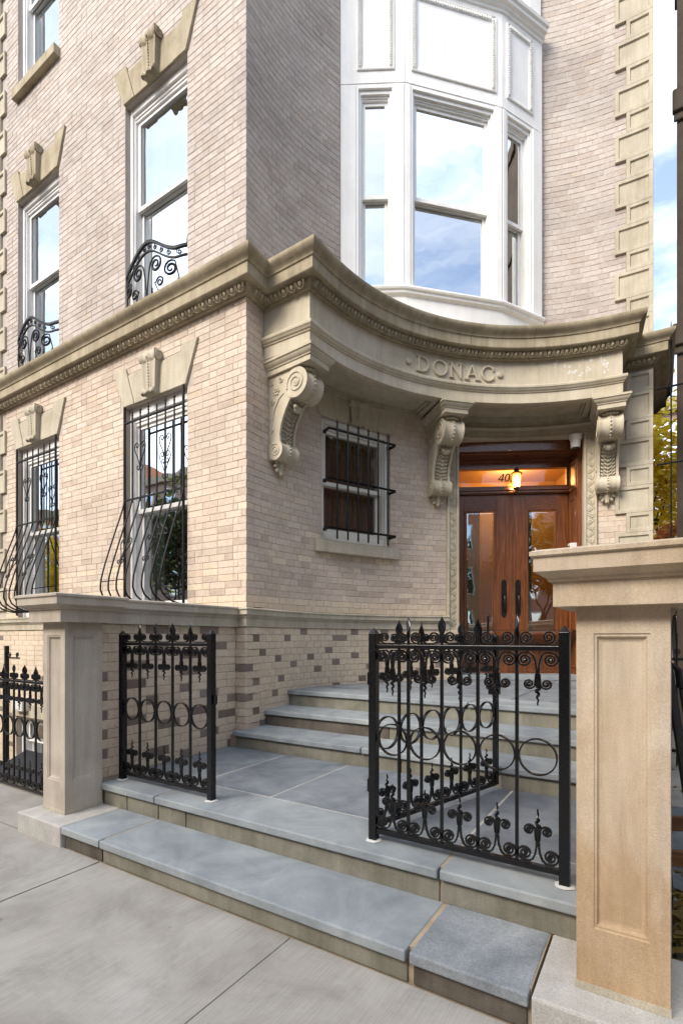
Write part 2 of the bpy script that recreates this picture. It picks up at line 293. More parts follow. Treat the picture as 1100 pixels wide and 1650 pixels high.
    def mesh(s, name, mats, smooth=False, org=(0, 0, 0)):
        me = bpy.data.meshes.new(name); o = Vector(org)
        me.from_pydata([tuple(p-o) for p in s.v], [], s.f)
        for m_ in (mats if isinstance(mats, (list, tuple)) else [mats]): me.materials.append(m_)
        if any(s.mi): me.polygons.foreach_set('material_index', s.mi)
        if smooth:
            me.polygons.foreach_set('use_smooth', [True]*len(me.polygons))
        b_ = bmesh.new(); b_.from_mesh(me); bmesh.ops.recalc_face_normals(b_, faces=b_.faces); b_.to_mesh(me); b_.free()
        if smooth and smooth != 'all': me.set_sharp_from_angle(angle=radians(smooth if smooth is not True else 38))
        me.update(); return me
    def build(s, name, mats, parent=None, smooth=False, bevel=0, kind=None, label=None):
        org = worg(parent) if parent else (0, 0, 0)
        me = s.mesh(name, mats, smooth, org); o = bpy.data.objects.new(name, me); COL.objects.link(o)
        if parent: o.parent = parent
        if kind: o['kind'] = kind
        if label: o['label'] = label
        if bevel:
            bm_ = o.modifiers.new('bevel', 'BEVEL'); bm_.width = bevel; bm_.segments = 2; bm_.limit_method = 'ANGLE'; bm_.angle_limit = radians(40); bm_.harden_normals = False
        return o
def worg(o):
    v = Vector((0, 0, 0))
    while o is not None: v += o.location; o = o.parent
    return v
def thing(name, label, cat, loc=(0, 0, 0), group=None):
    o = bpy.data.objects.new(name, None); COL.objects.link(o); o.location = loc; o.empty_display_size = 0.2
    o['label'] = label; o['category'] = cat
    if group: o['group'] = group
    return o
def tag(o, label, cat, group=None):
    o['label'] = label; o['category'] = cat
    if group: o['group'] = group
    return o
def inst(name, me, parent, wloc, rz=0, scale=None, rx=0, label=None):
    o = bpy.data.objects.new(name, me); COL.objects.link(o); o.parent = parent
    o.location = Vector(wloc)-(worg(parent) if parent else Vector((0, 0, 0))); o.rotation_euler = (rx, 0, rz)
    if scale: o.scale = scale
    if label: o['label'] = label
    return o
def copy_tree(r, loc, label, parent=None):
    c = r.copy(); COL.objects.link(c)
    if parent is None: c.location = loc; c['label'] = label
    else: c.parent = parent
    for ch in r.children: copy_tree(ch, None, None, c)
    return c
def spiral2(cx, cz, r0, r1, a0, turns, n=None, sgn=1):
    n = n or max(8, int(14*turns)); return [(cx+(r0+(r1-r0)*(i/n)**0.85)*cos(a0+sgn*2*pi*turns*i/n), cz+(r0+(r1-r0)*(i/n)**0.85)*sin(a0+sgn*2*pi*turns*i/n)) for i in range(n+1)]

# ------------------------------------------------------------------ wall paths
def arcpts(r, a0, a1, step=2.0):
    k = max(1, int(abs(a1-a0)/step+0.5)); return [(CX+r*cos(radians(a0+(a1-a0)*i/k)), CY+r*sin(radians(a0+(a1-a0)*i/k))) for i in range(k+1)]
def offs(path):                             # mitred outward (towards the viewer) unit offsets
    n = len(path); N = []
    for i in range(n):
        def nr(a, b):
            d = Vector((b[0]-a[0], b[1]-a[1])).normalized(); return Vector((d.y, -d.x))
        if i == 0: N.append(nr(path[0], path[1]))
        elif i == n-1: N.append(nr(path[-2], path[-1]))
        else:
            a, b = nr(path[i-1], path[i]), nr(path[i], path[i+1]); m_ = (a+b).normalized(); N.append(m_/max(0.3, m_.dot(a)))
    return N
def sweep(path, prof, i0=0, i1=None, gap=0.0, N=None):
    N = N or offs(path); i1 = len(path)-1 if i1 is None else i1
    mb = MB(); rows = []
    for i in range(i0, i1+1):
        p = Vector(path[i])
        if i == i0 and gap and i0 > 0: p = p+(Vector(path[i+1])-p).normalized()*gap
        if i == i1 and gap and i1 < len(path)-1: p = p+(Vector(path[i-1])-p).normalized()*gap
        rows.append([(p.x+N[i].x*e, p.y+N[i].y*e, z) for e, z in prof])
    k = len(prof); mb.grid([r for r in rows])
    m_ = len(rows); mb.f += [tuple(range(k)), tuple((m_-1)*k+j for j in range(k))[::-1]]; mb.mi += [0, 0]
    return mb
def line_seg(a, b, step):
    k = max(1, int(hypot(b[0]-a[0], b[1]-a[1])/step+0.5)); return [(a[0]+(b[0]-a[0])*i/k, a[1]+(b[1]-a[1])*i/k) for i in range(k+1)]
def join(*segs):
    o = []
    for s_ in segs:
        for p in s_:
            if not o or hypot(p[0]-o[-1][0], p[1]-o[-1][1]) > 4e-3: o.append(p)
    return o
#PART2
# ================================================================== SETTING
def struct(mb, name, mat, smooth=False, bevel=0): o = mb.build(name, mat, None, smooth, bevel); o['kind'] = 'structure'; return o
g = MB(); g.quad((-300, -300, -1.2), (300, -300, -1.2), (300, 300, -1.2), (-300, 300, -1.2)); struct(g, 'ground', M['asphalt'])
g = MB(); g.box(-80, 80, -12.5, -4.2, -0.6, -0.13); struct(g, 'road', M['asphalt'])
g = MB(); g.box(-80, 80, -4.2, 1.95, -1.0, -0.02); g.box(-80, 80, -17, -12.5, -1.0, 0.0); g.box(-4.1, 7.0, 1.95, 60, -1.0, -0.02); g.box(-14, -4.1, 1.95, 2.55, -1.0, -0.02)
walk = struct(g, 'sidewalk', M['riserdark'])
xs = [-12.8, -10.85, -8.9, -6.95, -5.0, -3.06, -1.505, 0.05, 1.6, 3.15, 4.7, 6.3]
for i in range(len(xs)-1):
    jl, jr = (0.002 if abs(xs[i]+1.505) < .01 else 0.006), (0.002 if abs(xs[i+1]+1.505) < .01 else 0.006)
    for (ya, yb) in ((-4.1, -2.2), (-2.2, -0.15), (-0.15, 1.945)):
        g = MB(); g.box(xs[i]+jl, xs[i+1]-jr, ya+0.006, yb-0.006, -0.05, 0.0); g.build('paving_slab', M['concrete'], walk, bevel=0.004)
for (xa, xb, ya, yb) in ((-5.6, -4.1, 1.957, 2.5), (-7.2, -5.61, 1.957, 2.5), (-9, -7.21, 1.957, 2.5), (0.32, 1.5, 1.957, 3.4), (0.32, 1.5, 3.41, 5.2), (0.07, 1.5, 5.21, 7.2), (0.07, 1.5, 7.21, 9.4)):
    g = MB(); g.box(xa+0.006, xb-0.006, ya, yb, -0.05, 0.0); g.build('paving_slab', M['concrete'], walk, bevel=0.004)
g = MB(); g.box(0.07, 0.312, 2.47, 5.2, -0.05, 0.0); g.build('paving_slab', M['blue'], walk, bevel=0.004)

# entrance steps
Z1, Z2, Z3, Z4, Z5 = 0.146, 0.314, 0.484, 0.650, 0.828
Y1, Y2, Y3, Y4, Y5 = 1.949, 2.373, 3.863, 4.311, 4.770
steps = thing('entrance_steps', 'five broad bluestone steps with a flagged landing climbing to the wooden doors', 'steps', (-1.9, Y1, 0))
def slab(x0, x1, y0, y1, z, mat, th=0.045, bev=0.008, name='tread'):
    g = MB(); g.box(x0+0.003, x1-0.003, y0, y1, z-th, z); return g.build(name, mat, steps, bevel=bev)
g = MB(); g.box(-3.485, -0.395, Y1+0.012, Y2+0.2, -0.02, Z1-0.047); g.box(-3.80, -0.24, Y2+0.012, Y3+0.2, 0.1, Z2-0.047); g.box(-3.80, -0.24, Y3+0.012, Y4+0.2, 0.2, Z3-0.047)
g.box(-3.80, -0.24, Y4+0.012, Y5+0.2, 0.3, Z4-0.047); g.box(-3.85, -0.24, Y5+0.012, 8.6, 0.3, Z5-0.047)
g.box(-3.48, -0.4, Y1+0.02, Y2+0.01, Z1-0.05, Z1-0.004); g.box(-3.69, -0.25, Y2+0.02, Y3+0.01, Z2-0.05, Z2-0.004)
g.box(-3.69, -0.25, Y3+0.02, Y4+0.01, Z3-0.05, Z3-0.004); g.box(-3.69, -0.25, Y4+0.02, Y5+0.01, Z4-0.05, Z4-0.004)
g.build('step_core', M['joint'], steps)
g = MB(); g.box(-3.79, -0.25, Y2+0.395, Y3-0.01, Z2-0.04, Z2-0.0025); g.build('joint_bed', M['lime'], steps)
for a, b, m_ in ((-3.485, -3.045, 'bluelight'), (-3.039, -0.89, 'bluelight'), (-0.878, -0.40, 'bluespeck')): slab(a, b, Y1-0.03, Y2+0.006, Z1, M[m_], 0.05)
for a, b, m_ in ((-3.47, -3.05, 'riserdark'), (-3.04, -0.893, 'riser'), (-0.87, -0.41, 'riserdark')):
    slab(a, b, Y1, Y1+0.05, Z1-0.052, M[m_], Z1-0.05, 0.003, 'riser')
for a, b in ((-3.70, -3.05), (-3.046, -0.915), (-0.909, -0.236)): slab(a, b, Y2-0.03, Y2+0.40, Z2, M['bluelight'], 0.05)
for a, b in ((-3.68, -3.40), (-3.396, -3.04), (-3.035, -2.75), (-2.746, -0.915), (-0.909, -0.24)): slab(a, b, Y2, Y2+0.05, Z2-0.052, M['riser'], Z2-Z1-0.05, 0.003, 'riser')
for a, b in ((-3.80, -3.070), (-3.058, -2.348), (-2.336, -0.924), (-0.912, -0.236)): slab(a, b, Y2+0.409, Y3+0.01, Z2, M['blue'], 0.05, 0.003, 'flagstone')
for a, b in ((-3.745, -2.21), (-2.205, -0.236)): slab(a, b, Y3-0.03, Y4+0.006, Z3, M['bluelight'], 0.05)
for a, b in ((-3.72, -1.83), (-1.826, -0.24)): slab(a, b, Y3, Y3+0.05, Z3-0.052, M['riser'], Z3-Z2-0.05, 0.003, 'riser')
for a, b in ((-3.80, -1.60), (-1.595, -0.236)): slab(a, b, Y4-0.03, Y5+0.006, Z4, M['bluelight'], 0.05)
for a, b in ((-3.80, -2.17), (-2.166, -0.24)): slab(a, b, Y4, Y4+0.05, Z4-0.052, M['riserdark' if a < -3 else 'riser'], Z4-Z3-0.05, 0.003, 'riser')
for a, b in ((-3.84, -1.55), (-1.545, -0.236)): slab(a, b, Y5-0.03, Y5+0.42, Z5, M['bluelight'], 0.05)
for a, b in ((-3.84, -2.55), (-2.545, -1.25), (-1.245, -0.236)):
    slab(a, b, Y5+0.424, 6.35, Z5, M['blue'], 0.05, 0.003, 'flagstone'); slab(a, b, 6.354, 8.6, Z5, M['blue'], 0.05, 0.003, 'flagstone')
for a, b in ((-3.84, -1.33), (-1.326, -0.24)): slab(a, b, Y5, Y5+0.05, Z5-0.052, M['riser'], Z5-Z4-0.05, 0.003, 'riser')
thr = arcframe(117.5, 3.70); g = MB(thr); g.box(-1.02, 1.02, 0, 0.5, Z5, Z5+0.07); g.build('threshold', M['bluelight'], steps, bevel=0.008)

# pale stone blocks under the piers
for nm, lab, x0, x1 in (('pier_base_block', 'pale limestone block at the foot of the far pier beside the sidewalk', -4.07, -3.488), ('pier_base_block', 'pale limestone block under the near tan pier', -0.392, 0.312)):
    g = MB(); g.box(x0, x1, Y1-0.03, 2.46, -0.02, Z1-0.001); tag(g.build(nm, M['lime'], None, bevel=0.01), lab, 'stone block', 'stone blocks under the gate piers')

# ------------------------------------------------------------------ piers, coping
CAPP = [(0.0, 1.564), (0.07, 1.564), (0.07, 1.655), (0.085, 1.657), (0.088, 1.668), (0.115, 1.685), (0.128, 1.690), (0.128, 1.742), (0.140, 1.747), (0.140, 1.762), (0.12, 1.770), (0.0, 1.772)]
def pier(x0, label, back, mat='cast'):
    x1 = x0+0.295; y0 = 2.063; y1 = y0+0.295
    t = thing('gate_pier', label, 'pier', ((x0+x1)/2, (y0+y1)/2, Z1), 'square piers with recessed panels at the gate')
    # shaft with a recessed panel on each street-side and inner face
    g = MB(); z0, z1 = Z1, 1.566; pz0, pz1 = Z1+0.235, z1-0.10; pu = 0.058; d = 0.022
    faces = [Fr((x0, y0), (1, 0)), Fr((x1, y0), (0, 1)), Fr((x1, y1), (-1, 0)), Fr((x0, y1), (0, -1))]
    Wd = 0.295
    for F in faces:
        g.fr = F; a, b = pu, Wd-pu
        g.quad((0, 0, z0), (Wd, 0, z0), (Wd, 0, pz0), (0, 0, pz0)); g.quad((0, 0, pz1), (Wd, 0, pz1), (Wd, 0, z1), (0, 0, z1))
        g.quad((0, 0, pz0), (a, 0, pz0), (a, 0, pz1), (0, 0, pz1)); g.quad((b, 0, pz0), (Wd, 0, pz0), (Wd, 0, pz1), (b, 0, pz1))
        R = [(0, 0), (0.004, 0.005), (0.010, 0.005), (0.016, 0.017), (0.026, d), (0.030, d)]
        rows = []
        for q, e in R: rows.append([(a+q, e, pz0+q*1.15), (b-q, e, pz0+q*1.15), (b-q, e, pz1-q*1.15), (a+q, e, pz1-q*1.15)])
        g.grid(rows, True); q = R[-1][0]; g.quad((a+q, d, pz0+q*1.15), (b-q, d, pz0+q*1.15), (b-q, d, pz1-q*1.15), (a+q, d, pz1-q*1.15))
    g.fr = WF; g.quad((x0, y0, z1), (x1, y0, z1), (x1, y1, z1), (x0, y1, z1)); g.build('shaft', M[mat], t, smooth=30)
    g = MB(); g.box(x0-0.003, x1+0.003, y0-0.003, y1+0.003, Z1, Z1+0.028); g.build('plinth_band', M['sandgreen'], t)
    return t, x0, x1, y0, y1
t, x0, x1, y0, y1 = pier(-3.982, 'far tan pier at the end of the brick cheek wall, greyed all over for the shade on its inner face', True, 'castshade')
# cap of the far pier
def capblock(t, x0, x1, y0, y1, name='cap', mat='cast'):
    path = [(x0, y1), (x0, y0), (x1, y0), (x1, y1)]
    N = [Vector((-1, 0)), Vector((-1, -1)), Vector((1, -1)), Vector((1, 0))]
    if name == 'cap': N = [Vector((-1, 1)), Vector((-1, -1)), Vector((1, -1)), Vector((1, 1))]
    rows = [[(path[i][0]+N[i].x*e, path[i][1]+N[i].y*e, z) for i in range(4)] for e, z in CAPP]
    g = MB(); g.grid([r+[r[0]] for r in rows]); g.quad(*rows[0]); g.quad(*rows[-1]); return g.build(name, M[mat], t, smooth=25, bevel=0)
capblock(t, x0, x1, y0, y1, mat='castshade')
t, x0, x1, y0, y1 = pier(-0.2594, 'near tan pier with a deep moulded cap, rust and damp stains low on its front', False)
capblock(t, x0, x1, y0, y1)

# cheek walls of brick with coping
CH = 0.0785
BL, BHh = 0.245, 0.125
def brick_geo(mb, u0, u1, z0, z1, d, c=0.0035):
    mb.add([(u0+c, 0, z0+c), (u1-c, 0, z0+c), (u1-c, 0, z1-c), (u0+c, 0, z1-c), (u0, c, z0), (u1, c, z0), (u1, c, z1), (u0, c, z1), (u0, d, z0), (u1, d, z0), (u1, d, z1), (u0, d, z1)],
           [(0, 1, 2, 3), (0, 4, 5, 1), (1, 5, 6, 2), (2, 6, 7, 3), (3, 7, 4, 0), (4, 8, 9, 5), (5, 9, 10, 6), (6, 10, 11, 7), (7, 11, 8, 4)])
_bm = {}
def brick_mesh(L_, d, mat, h_):
    k = (round(L_, 3), round(d, 3), mat.name, round(h_, 4))
    if k not in _bm:
        g = MB(); brick_geo(g, -L_/2, L_/2, 0, h_, d); _bm[k] = g.mesh('brick', mat)
    return _bm[k]
JT = 0.0055
def cheek(name, lab, xa, ya, yb, sgn):
    t = thing(name, lab, 'wall', (xa, (ya+yb)/2, Z2), 'brick cheek walls beside the steps')
    g = MB(); a, b = sorted((xa-sgn*0.006, xa-sgn*0.28)); g.box(a, b, ya, yb, 0.0, 1.565); g.build('wall_core', M['mortar'], t)
    r = random.Random(3); n_ = 0; pv = []
    if sgn > 0:
        F = Fr((xa, ya), (0, 1)); Lw = yb-ya; z = 1.563-CH; row = 0
        while z > Z2-CH:
            u = -0.12 if row % 2 else 0.0; cv = []
            while u < Lw:
                ln_ = BL if r.random() > 0.12 else BHh
                a, b = max(u, 0), min(u+ln_, Lw)
                if b-a > 0.03 and n_ < 290:
                    um_ = (a+b)/2; dk = r.random() < 0.5 and all(abs(um_-o_) > 0.55 for o_ in cv) and all(abs(um_-o_) > 0.25 for o_ in pv)
                    if dk: cv.append(um_)
                    p = F((a+b)/2, 0, max(z, Z2-0.03)+JT/2); inst('brick', brick_mesh(b-a-JT, 0.1, M['brick_dark'] if dk else M['brick_cream'], CH-JT), t, p, pi/2); n_ += 1
                u += ln_
            z -= CH; row += 1; pv = cv
    path = [(xa, ya), (xa, yb)] if sgn > 0 else [(xa, yb), (xa, ya)]
    # coping in three stones: the moulded section faces the steps
    cuts = [0, 0.43, 0.62, 1.0] if sgn > 0 else [0, 0.5, 1.0]
    for i in range(len(cuts)-1):
        a, b = ya+(yb-ya)*cuts[i]+0.0015, ya+(yb-ya)*cuts[i+1]-0.0015
        mb = MB(Fr((xa, a), (0, 1)) if sgn > 0 else Fr((xa, b), (0, -1))); P_ = [(-e*0.78, z) for e, z in CAPP]+[(0.30, 1.772), (0.30, 1.564)]
        mb.prismu(P_, 0, b-a); mb.build('coping_stone', M['castshade'] if i < 2 else M['sandgreen'], t, smooth=25)
    return t
cheek('brick_cheek_wall', 'cream and brown brick cheek wall running from the far pier to the building', -3.808, 2.36, 3.965, 1)
cheek('brick_cheek_wall', 'low cheek wall behind the near pier on the open-air side of the steps', -0.236, 2.36, 7.4, -1)

# ================================================================== BUILDING
house = thing('apartment_building', 'buff brick apartment house with a concave sandstone entrance porch and white bay window', 'building', (XC, YA, 0))
def sfA(u, w_, z): return (u, YA+w_, z)
def angU(a): return radians(182.88-a)*RW
def sfR(u, w_, z):
    a = radians(182.88)-u/RW; r = RW+w_; return (CX+r*cos(a), CY+r*sin(a), z)
UEND = angU(91.0)
AW = [(-8.757, -7.56), (-5.965, -4.772)]        # facade openings
winA = angU(155.5+8.42), angU(155.5-8.42)
door = angU(130.9), angU(104.0)
bayo = angU(159.3), angU(112.9)
OPA = [(a, b, z0, z1) for a, b in AW for z0, z1 in ((1.775, 4.48), (5.56, 8.462), (10.23, 13.2))]+[(-8.75, -7.4, -0.75, 0.19)]
OPR = [(winA[0], winA[1], 2.735, 4.32), (door[0], door[1], 0.0, 4.40), (bayo[0], bayo[1], 5.56, 11.9)]
def rb(a): q = min(1, max(0, (a-164)/(185.8-164))); return RW-0.125*q*q*(3-2*q)
A0B = 185.85
def sfB(u, w_, z):
    a = radians(A0B)-u/RW; r = rb(math.degrees(a))+w_; return (CX+r*cos(a), CY+r*sin(a), z)
def angB(a): return radians(A0B-a)*RW
def core(sf, u0, u1, z0, z1, ops, w0, dep, step):
    us = {u0, u1}; zs = {z0, z1}
    for a, b, c, d in ops:
        us |= {min(max(a, u0), u1), min(max(b, u0), u1)}; zs |= {min(max(c, z0), z1), min(max(d, z0), z1)}
    us = sorted(us); zs = sorted(zs); U = []
    for i in range(len(us)-1):
        k = max(1, int((us[i+1]-us[i])/step+0.5)); U += [us[i]+(us[i+1]-us[i])*j/k for j in range(k)]
    U.append(us[-1]); g = MB()
    for i in range(len(U)-1):
        for j in range(len(zs)-1):
            um, zm = (U[i]+U[i+1])/2, (zs[j]+zs[j+1])/2
            if any(a < um < b and c < zm < d for a, b, c, d in ops): continue
            g.quad(sf(U[i], w0, zs[j]), sf(U[i+1], w0, zs[j]), sf(U[i+1], w0, zs[j+1]), sf(U[i], w0, zs[j+1]))
    for a, b, c, d in ops:
        if c >= z1 or d <= z0: continue
        c, d = max(c, z0), min(d, z1)
        for u in (a, b): g.quad(sf(u, w0, c), sf(u, dep, c), sf(u, dep, d), sf(u, w0, d))
        k = max(1, int((b-a)/step+0.5))
        for q in range(k):
            p_, r_ = a+(b-a)*q/k, a+(b-a)*(q+1)/k
            for z in (c, d): g.quad(sf(p_, w0, z), sf(r_, w0, z), sf(r_, dep, z), sf(p_, dep, z))
    return g
for sf, u0, u1, ops, st, zt in ((sfA, -10.4, XC-0.006, OPA, 5, 13.0), (sfR, 0.008, UEND, OPR, 0.12, 13.0)):
    core(sf, u0, u1, 1.56, 5.4, ops, 0.0048, 0.32, st).build('wall_core', M['mortar'], house); core(sf, u0, u1, 5.4, zt, ops, 0.0048, 0.32, st).build('wall_core', M['mortar_up'], house)
core(sfA, -10.4, -3.9, -1.0, 1.565, OPA, -0.024, 0.32, 5).build('base_core', M['mortar'], house)
core(sfB, 0.006, angB(91), 0.3, 1.565, [(angB(130.9), angB(104.0), 0.0, 4.4)], -0.024, 0.32, 0.12).build('base_core', M['mortar'], house)
YP = sfB(0, -0.03, 0)[1]; XP = sfB(0, -0.03, 0)[0]
g = MB(); g.quad((-3.86, YP+0.006, 0.3), (XP-0.006, YP+0.006, 0.3), (XP-0.006, YP+0.006, 1.565), (-3.86, YP+0.006, 1.565)); g.build('base_core', M['mortar'], house)
g = MB(); g.quad((-0.062, 8.165, 0), (-0.25, 14, 0), (-0.25, 14, 13), (-0.062, 8.165, 13)); g.build('side_wall', M['mortar'], house)
g = MB(); g.quad((-10.4, YA+0.05, 12.95), (XC, YA+0.05, 12.95), (-1.3, 8.2, 12.95), (-0.08, 8.2, 12.95), (-0.27, 14, 12.95), (-10.4, 14, 12.95)); g.build('roof', M['mortar'], house)

# bricks, course by course
def free(u0, u1, z, obs):
    iv = [(u0, u1)]
    for a, b, c, d in obs:
        if c-0.002 < z+CH/2 < d+0.002:
            n2 = []
            for p_, q_ in iv:
                if b <= p_ or a >= q_: n2.append((p_, q_)); continue
                if a > p_: n2.append((p_, a))
                if b < q_: n2.append((b, q_))
            iv = n2
    return iv
BR = []        # (surface, u0, u1, z, depth, kind)
def lay(sid, u0, u1, z0, z1, obs, ph, hdr, dark, w_, seed, cream=None):
    r = random.Random(seed); z = z0; row = 0; pd = []; ppd = []
    while z+CH*0.6 < z1:
        h_ = min(CH, z1-z); u = u0-(ph(row)); cut = []; cd_ = []
        while u < u1+0.3:
            cut.append(u); u += BHh if r.random() < hdr else BL
        ivs = free(u0, u1, z, obs)
        for a, b in ivs:
            aa = a
            if sid in 'RB' and abs(a-u0) < 1e-6 and row % 2: aa = a+0.122
            bb = b
            if sid in 'AP' and abs(b-u1) < 1e-6 and row % 2 == 0: bb = b-0.120
            pts = [aa]+[c_ for c_ in cut if aa+0.045 < c_ < bb-0.045]+[bb]
            last = False
            for i in range(len(pts)-1):
                p_, q_ = pts[i], pts[i+1]
                if q_-p_ > 0.30: segs = [(p_, (p_+q_)/2), ((p_+q_)/2, q_)]
                else: segs = [(p_, q_)]
                for p_, q_ in segs:
                    edge = (p_ == aa or q_ == bb)
                    um_ = (p_+q_)/2; dk = dark > 0 and r.random() < dark*2.6 and all(abs(um_-o_) > 0.42 for o_ in cd_) and all(abs(um_-o_) > 0.20 for o_ in pd) and all(abs(um_-o_) > 0.09 for o_ in ppd)
                    if dk: cd_.append(um_)
                    kd = 'dark' if dk else ('cream' if (cream and (z < cream[0] or r.random() < cream[1] and z < cream[2])) else ('up' if z > 5.4 else 'std'))
                    BR.append((sid, p_, q_, z, 0.2 if edge and not (p_ == u0 and sid in 'RB') else 0.118, kd, w_, h_))
        z += CH; row += 1; ppd = pd; pd = cd_
LINT = 0.0
obsA = [(a-0.0, b+0.0, z0, z1) for a, b, z0, z1 in OPA]
for a, b in AW:
    for zt in (4.48, 8.462): obsA += [(a-0.10, b+0.10, zt, zt+0.40)]
    obsA += [(a-0.03, b+0.03, 10.08, 10.23)]
obsA += [(-10.5, -9.14, 1.6, 5.2), (-10.5, -9.12, 5.5, 13)]
obsR = list(OPR)+[(angU(133.6), angU(101.3), 0.8, 4.6), (angU(155.5+10.3), angU(155.5-10.3), 2.55, 2.70), (angU(155.5+9.2), angU(155.5-9.2), 4.32, 4.64), (angU(95.8), UEND+0.1, 1.77, 5.2), (angU(95.8), UEND+0.1, 5.5, 13), (angU(179), angU(97), 4.64, 5.57)]
al = lambda r_: 0.12 if r_ % 2 else 0.0
lay('A', -10.4, XC, 1.770, 5.205, obsA, al, 0.10, 0.0, 0.0, 11, cream=(1.9, 0.45, 2.35))
lay('A', -10.4, XC, 5.560, 12.6, obsA, al, 0.10, 0.0, 0.0, 12)
lay('P', -3.93, XP, 1.563-CH*16, 1.563, [], lambda r_: 0.12 if r_ % 2 else 0.0, 0.0, 0.16, 0.0, 21, cream=(9, 0, 0))
lay('A', -10.4, -3.85, 1.563-CH*32, 1.563, [(-8.75, -7.4, -0.75, 0.19), (-4.09, -3.80, 0, 1.57)], al, 0.10, 0.03, -0.03, 13, cream=(9, 0, 0))
lay('R', 0.0, UEND, 1.770, 5.205, obsR, lambda r_: 0.06*(r_ % 2), 0.52, 0.0, 0.0, 14, cream=(1.86, 0.10, 3.2))
lay('R', 0.0, UEND, 5.560, 11.6, obsR, lambda r_: 0.06*(r_ % 2), 0.5, 0.0, 0.0, 15)
lay('B', 0.0, angB(91), 1.563-CH*16, 1.563, [(angB(131), angB(104), 0.3, 1.57)], lambda r_: 0.0625*(r_ % 2), 0.97, 0.17, -0.03, 16, cream=(9, 0, 0))
def bframe(sid, u, w_):
    if sid == 'A': return Fr((u, YA+w_), (1, 0)), 0.0
    if sid == 'P': return Fr((u, YP), (1, 0)), 0.0
    if sid == 'B':
        p_ = Vector(sfB(u, w_, 0)); q_ = Vector(sfB(u+0.03, w_, 0))-Vector(sfB(u-0.03, w_, 0)); F = Fr(p_, (q_.x, q_.y)); return F, atan2(q_.y, q_.x)
    a = 182.88-math.degrees(u/RW); F = arcframe(a, RW+w_); return F, atan2(F.u.y, F.u.x)
Fc, Rc = Vector((-sin(TH), cos(TH), 0)), Vector((cos(TH), sin(TH), 0))
def proj(p):
    q = Vector(p)-Vector((0, 0, CAMZ)); d = q.dot(Fc)
    return (550+FPX*q.dot(Rc)/d, HY-FPX*q.z/d, d) if d > 0.1 else (-999, -999, 1)
sc_ = []
KM = {'std': M['brick'], 'up': M['brick_up'], 'cream': M['brick_cream'], 'dark': M['brick_dark']}
for i, (sid, u0, u1, z, d, kd, w_, h_) in enumerate(BR):
    F, rz = bframe(sid, (u0+u1)/2, w_); p = F(0, 0, z); x, y, t_ = proj(p)
    if 4 < x < 1050 and 4 < y < 1640 and h_ > CH*0.9 and not (sid == 'A' and z < 1.6) and not (x > 590 and y > 1000) and (u1-u0) < 0.26:
        vw = (Vector((0, 0, 0))-p); vw.z = 0; vw.normalize(); sc_.append(((u1-u0)*max(0, vw.dot(-F.w))/t_**2, i))
sc_.sort(reverse=True); chosen = set(i for _, i in sc_[:300])
rest = {}
for i, (sid, u0, u1, z, d, kd, w_, h_) in enumerate(BR):
    F, rz = bframe(sid, (u0+u1)/2, w_)
    L_ = u1-u0-JT
    if L_ < 0.012: continue
    if i in chosen:
        inst('brick', brick_mesh(L_, d, KM[kd], h_-JT), house, F(0, 0, z+JT/2), rz)
    else:
        mb = rest.setdefault(kd, MB()); F.o = F.o+F.w*rnd.uniform(-0.0016, 0.0016); mb.fr = F; j_ = rnd.uniform(-0.001, 0.001); brick_geo(mb, -L_/2+rnd.uniform(0, 0.0015), L_/2-rnd.uniform(0, 0.0015), z+JT/2+j_, z+h_-JT/2+j_*0.5, d)
for kd, mb in rest.items(): mb.build('brickwork_'+{'std': 'buff', 'up': 'grey_buff', 'cream': 'cream', 'dark': 'brown'}[kd], KM[kd], house, kind='stuff')

# quoins: blocks with a sunk panel
def quoin(F, W_, H_, z, nm='quoin'):
    g = MB(F); p0, p1 = 0.035, 0.30; a = 0.045; c = 0.022
    R = [(0.0, 0.0, p1), (0, 0, -p0+0.004), (0, 0.004, -p0), (a, a, -p0), (a+0.012, a+0.012, -p0+c)]
    rows = [[(e, w_, z+0.002+e), (W_-e, w_, z+0.002+e), (W_-e, w_, z+H_-0.002-e), (e, w_, z+H_-0.002-e)] for e, _, w_ in R]
    g.grid([r+[r[0]] for r in rows]); g.quad(*rows[-1]); return g.build(nm, M['sandgreen'], house)
def arcblock(a0, a1, H_, z):
    g = MB(); k = 3; a = 0.045; m_ = 0.9
    def pt(ang, r, zz): return (CX+r*cos(radians(ang)), CY+r*sin(radians(ang)), zz)
    mA = math.degrees(a/RW); R = [(0, 0, RW+0.1), (0, 0, RW-0.035), (mA, a, RW-0.035), (mA*1.25, a*1.25, RW-0.013)]
    rows = []
    for ea, ez, r in R:
        A, B = a0-ea, a1+ea; zz0, zz1 = z+0.002+ez, z+H_-0.002-ez; row = []
        for i in range(k+1): row.append(pt(A+(B-A)*i/k, r, zz0))
        for i in range(k+1): row.append(pt(B+(A-B)*i/k, r, zz1))
        rows.append(row)
    g.grid(rows, True); row = rows[-1]
    for i in range(k): g.quad(row[i], row[i+1], row[2*k-i], row[2*k+1-i])
    return g.build('quoin', M['sandgreen'], house)
for zb, zt in ((1.775, 5.2), (5.56, 12.9)):
    z = zb+(0.12 if zb < 5 else 0.0); i = 0
    while z < zt-0.2:
        big = i % 2 == 0; H_ = 0.375 if big else 0.275
        H_ = min(H_, zt-z)
        arcblock(97.95 if big else 95.85, 91.05, H_, z)
        quoin(Fr((-10.0, YA), (1, 0)), (10.0-9.12) if big else (10.0-9.27), H_, z)
        z += H_; i += 1

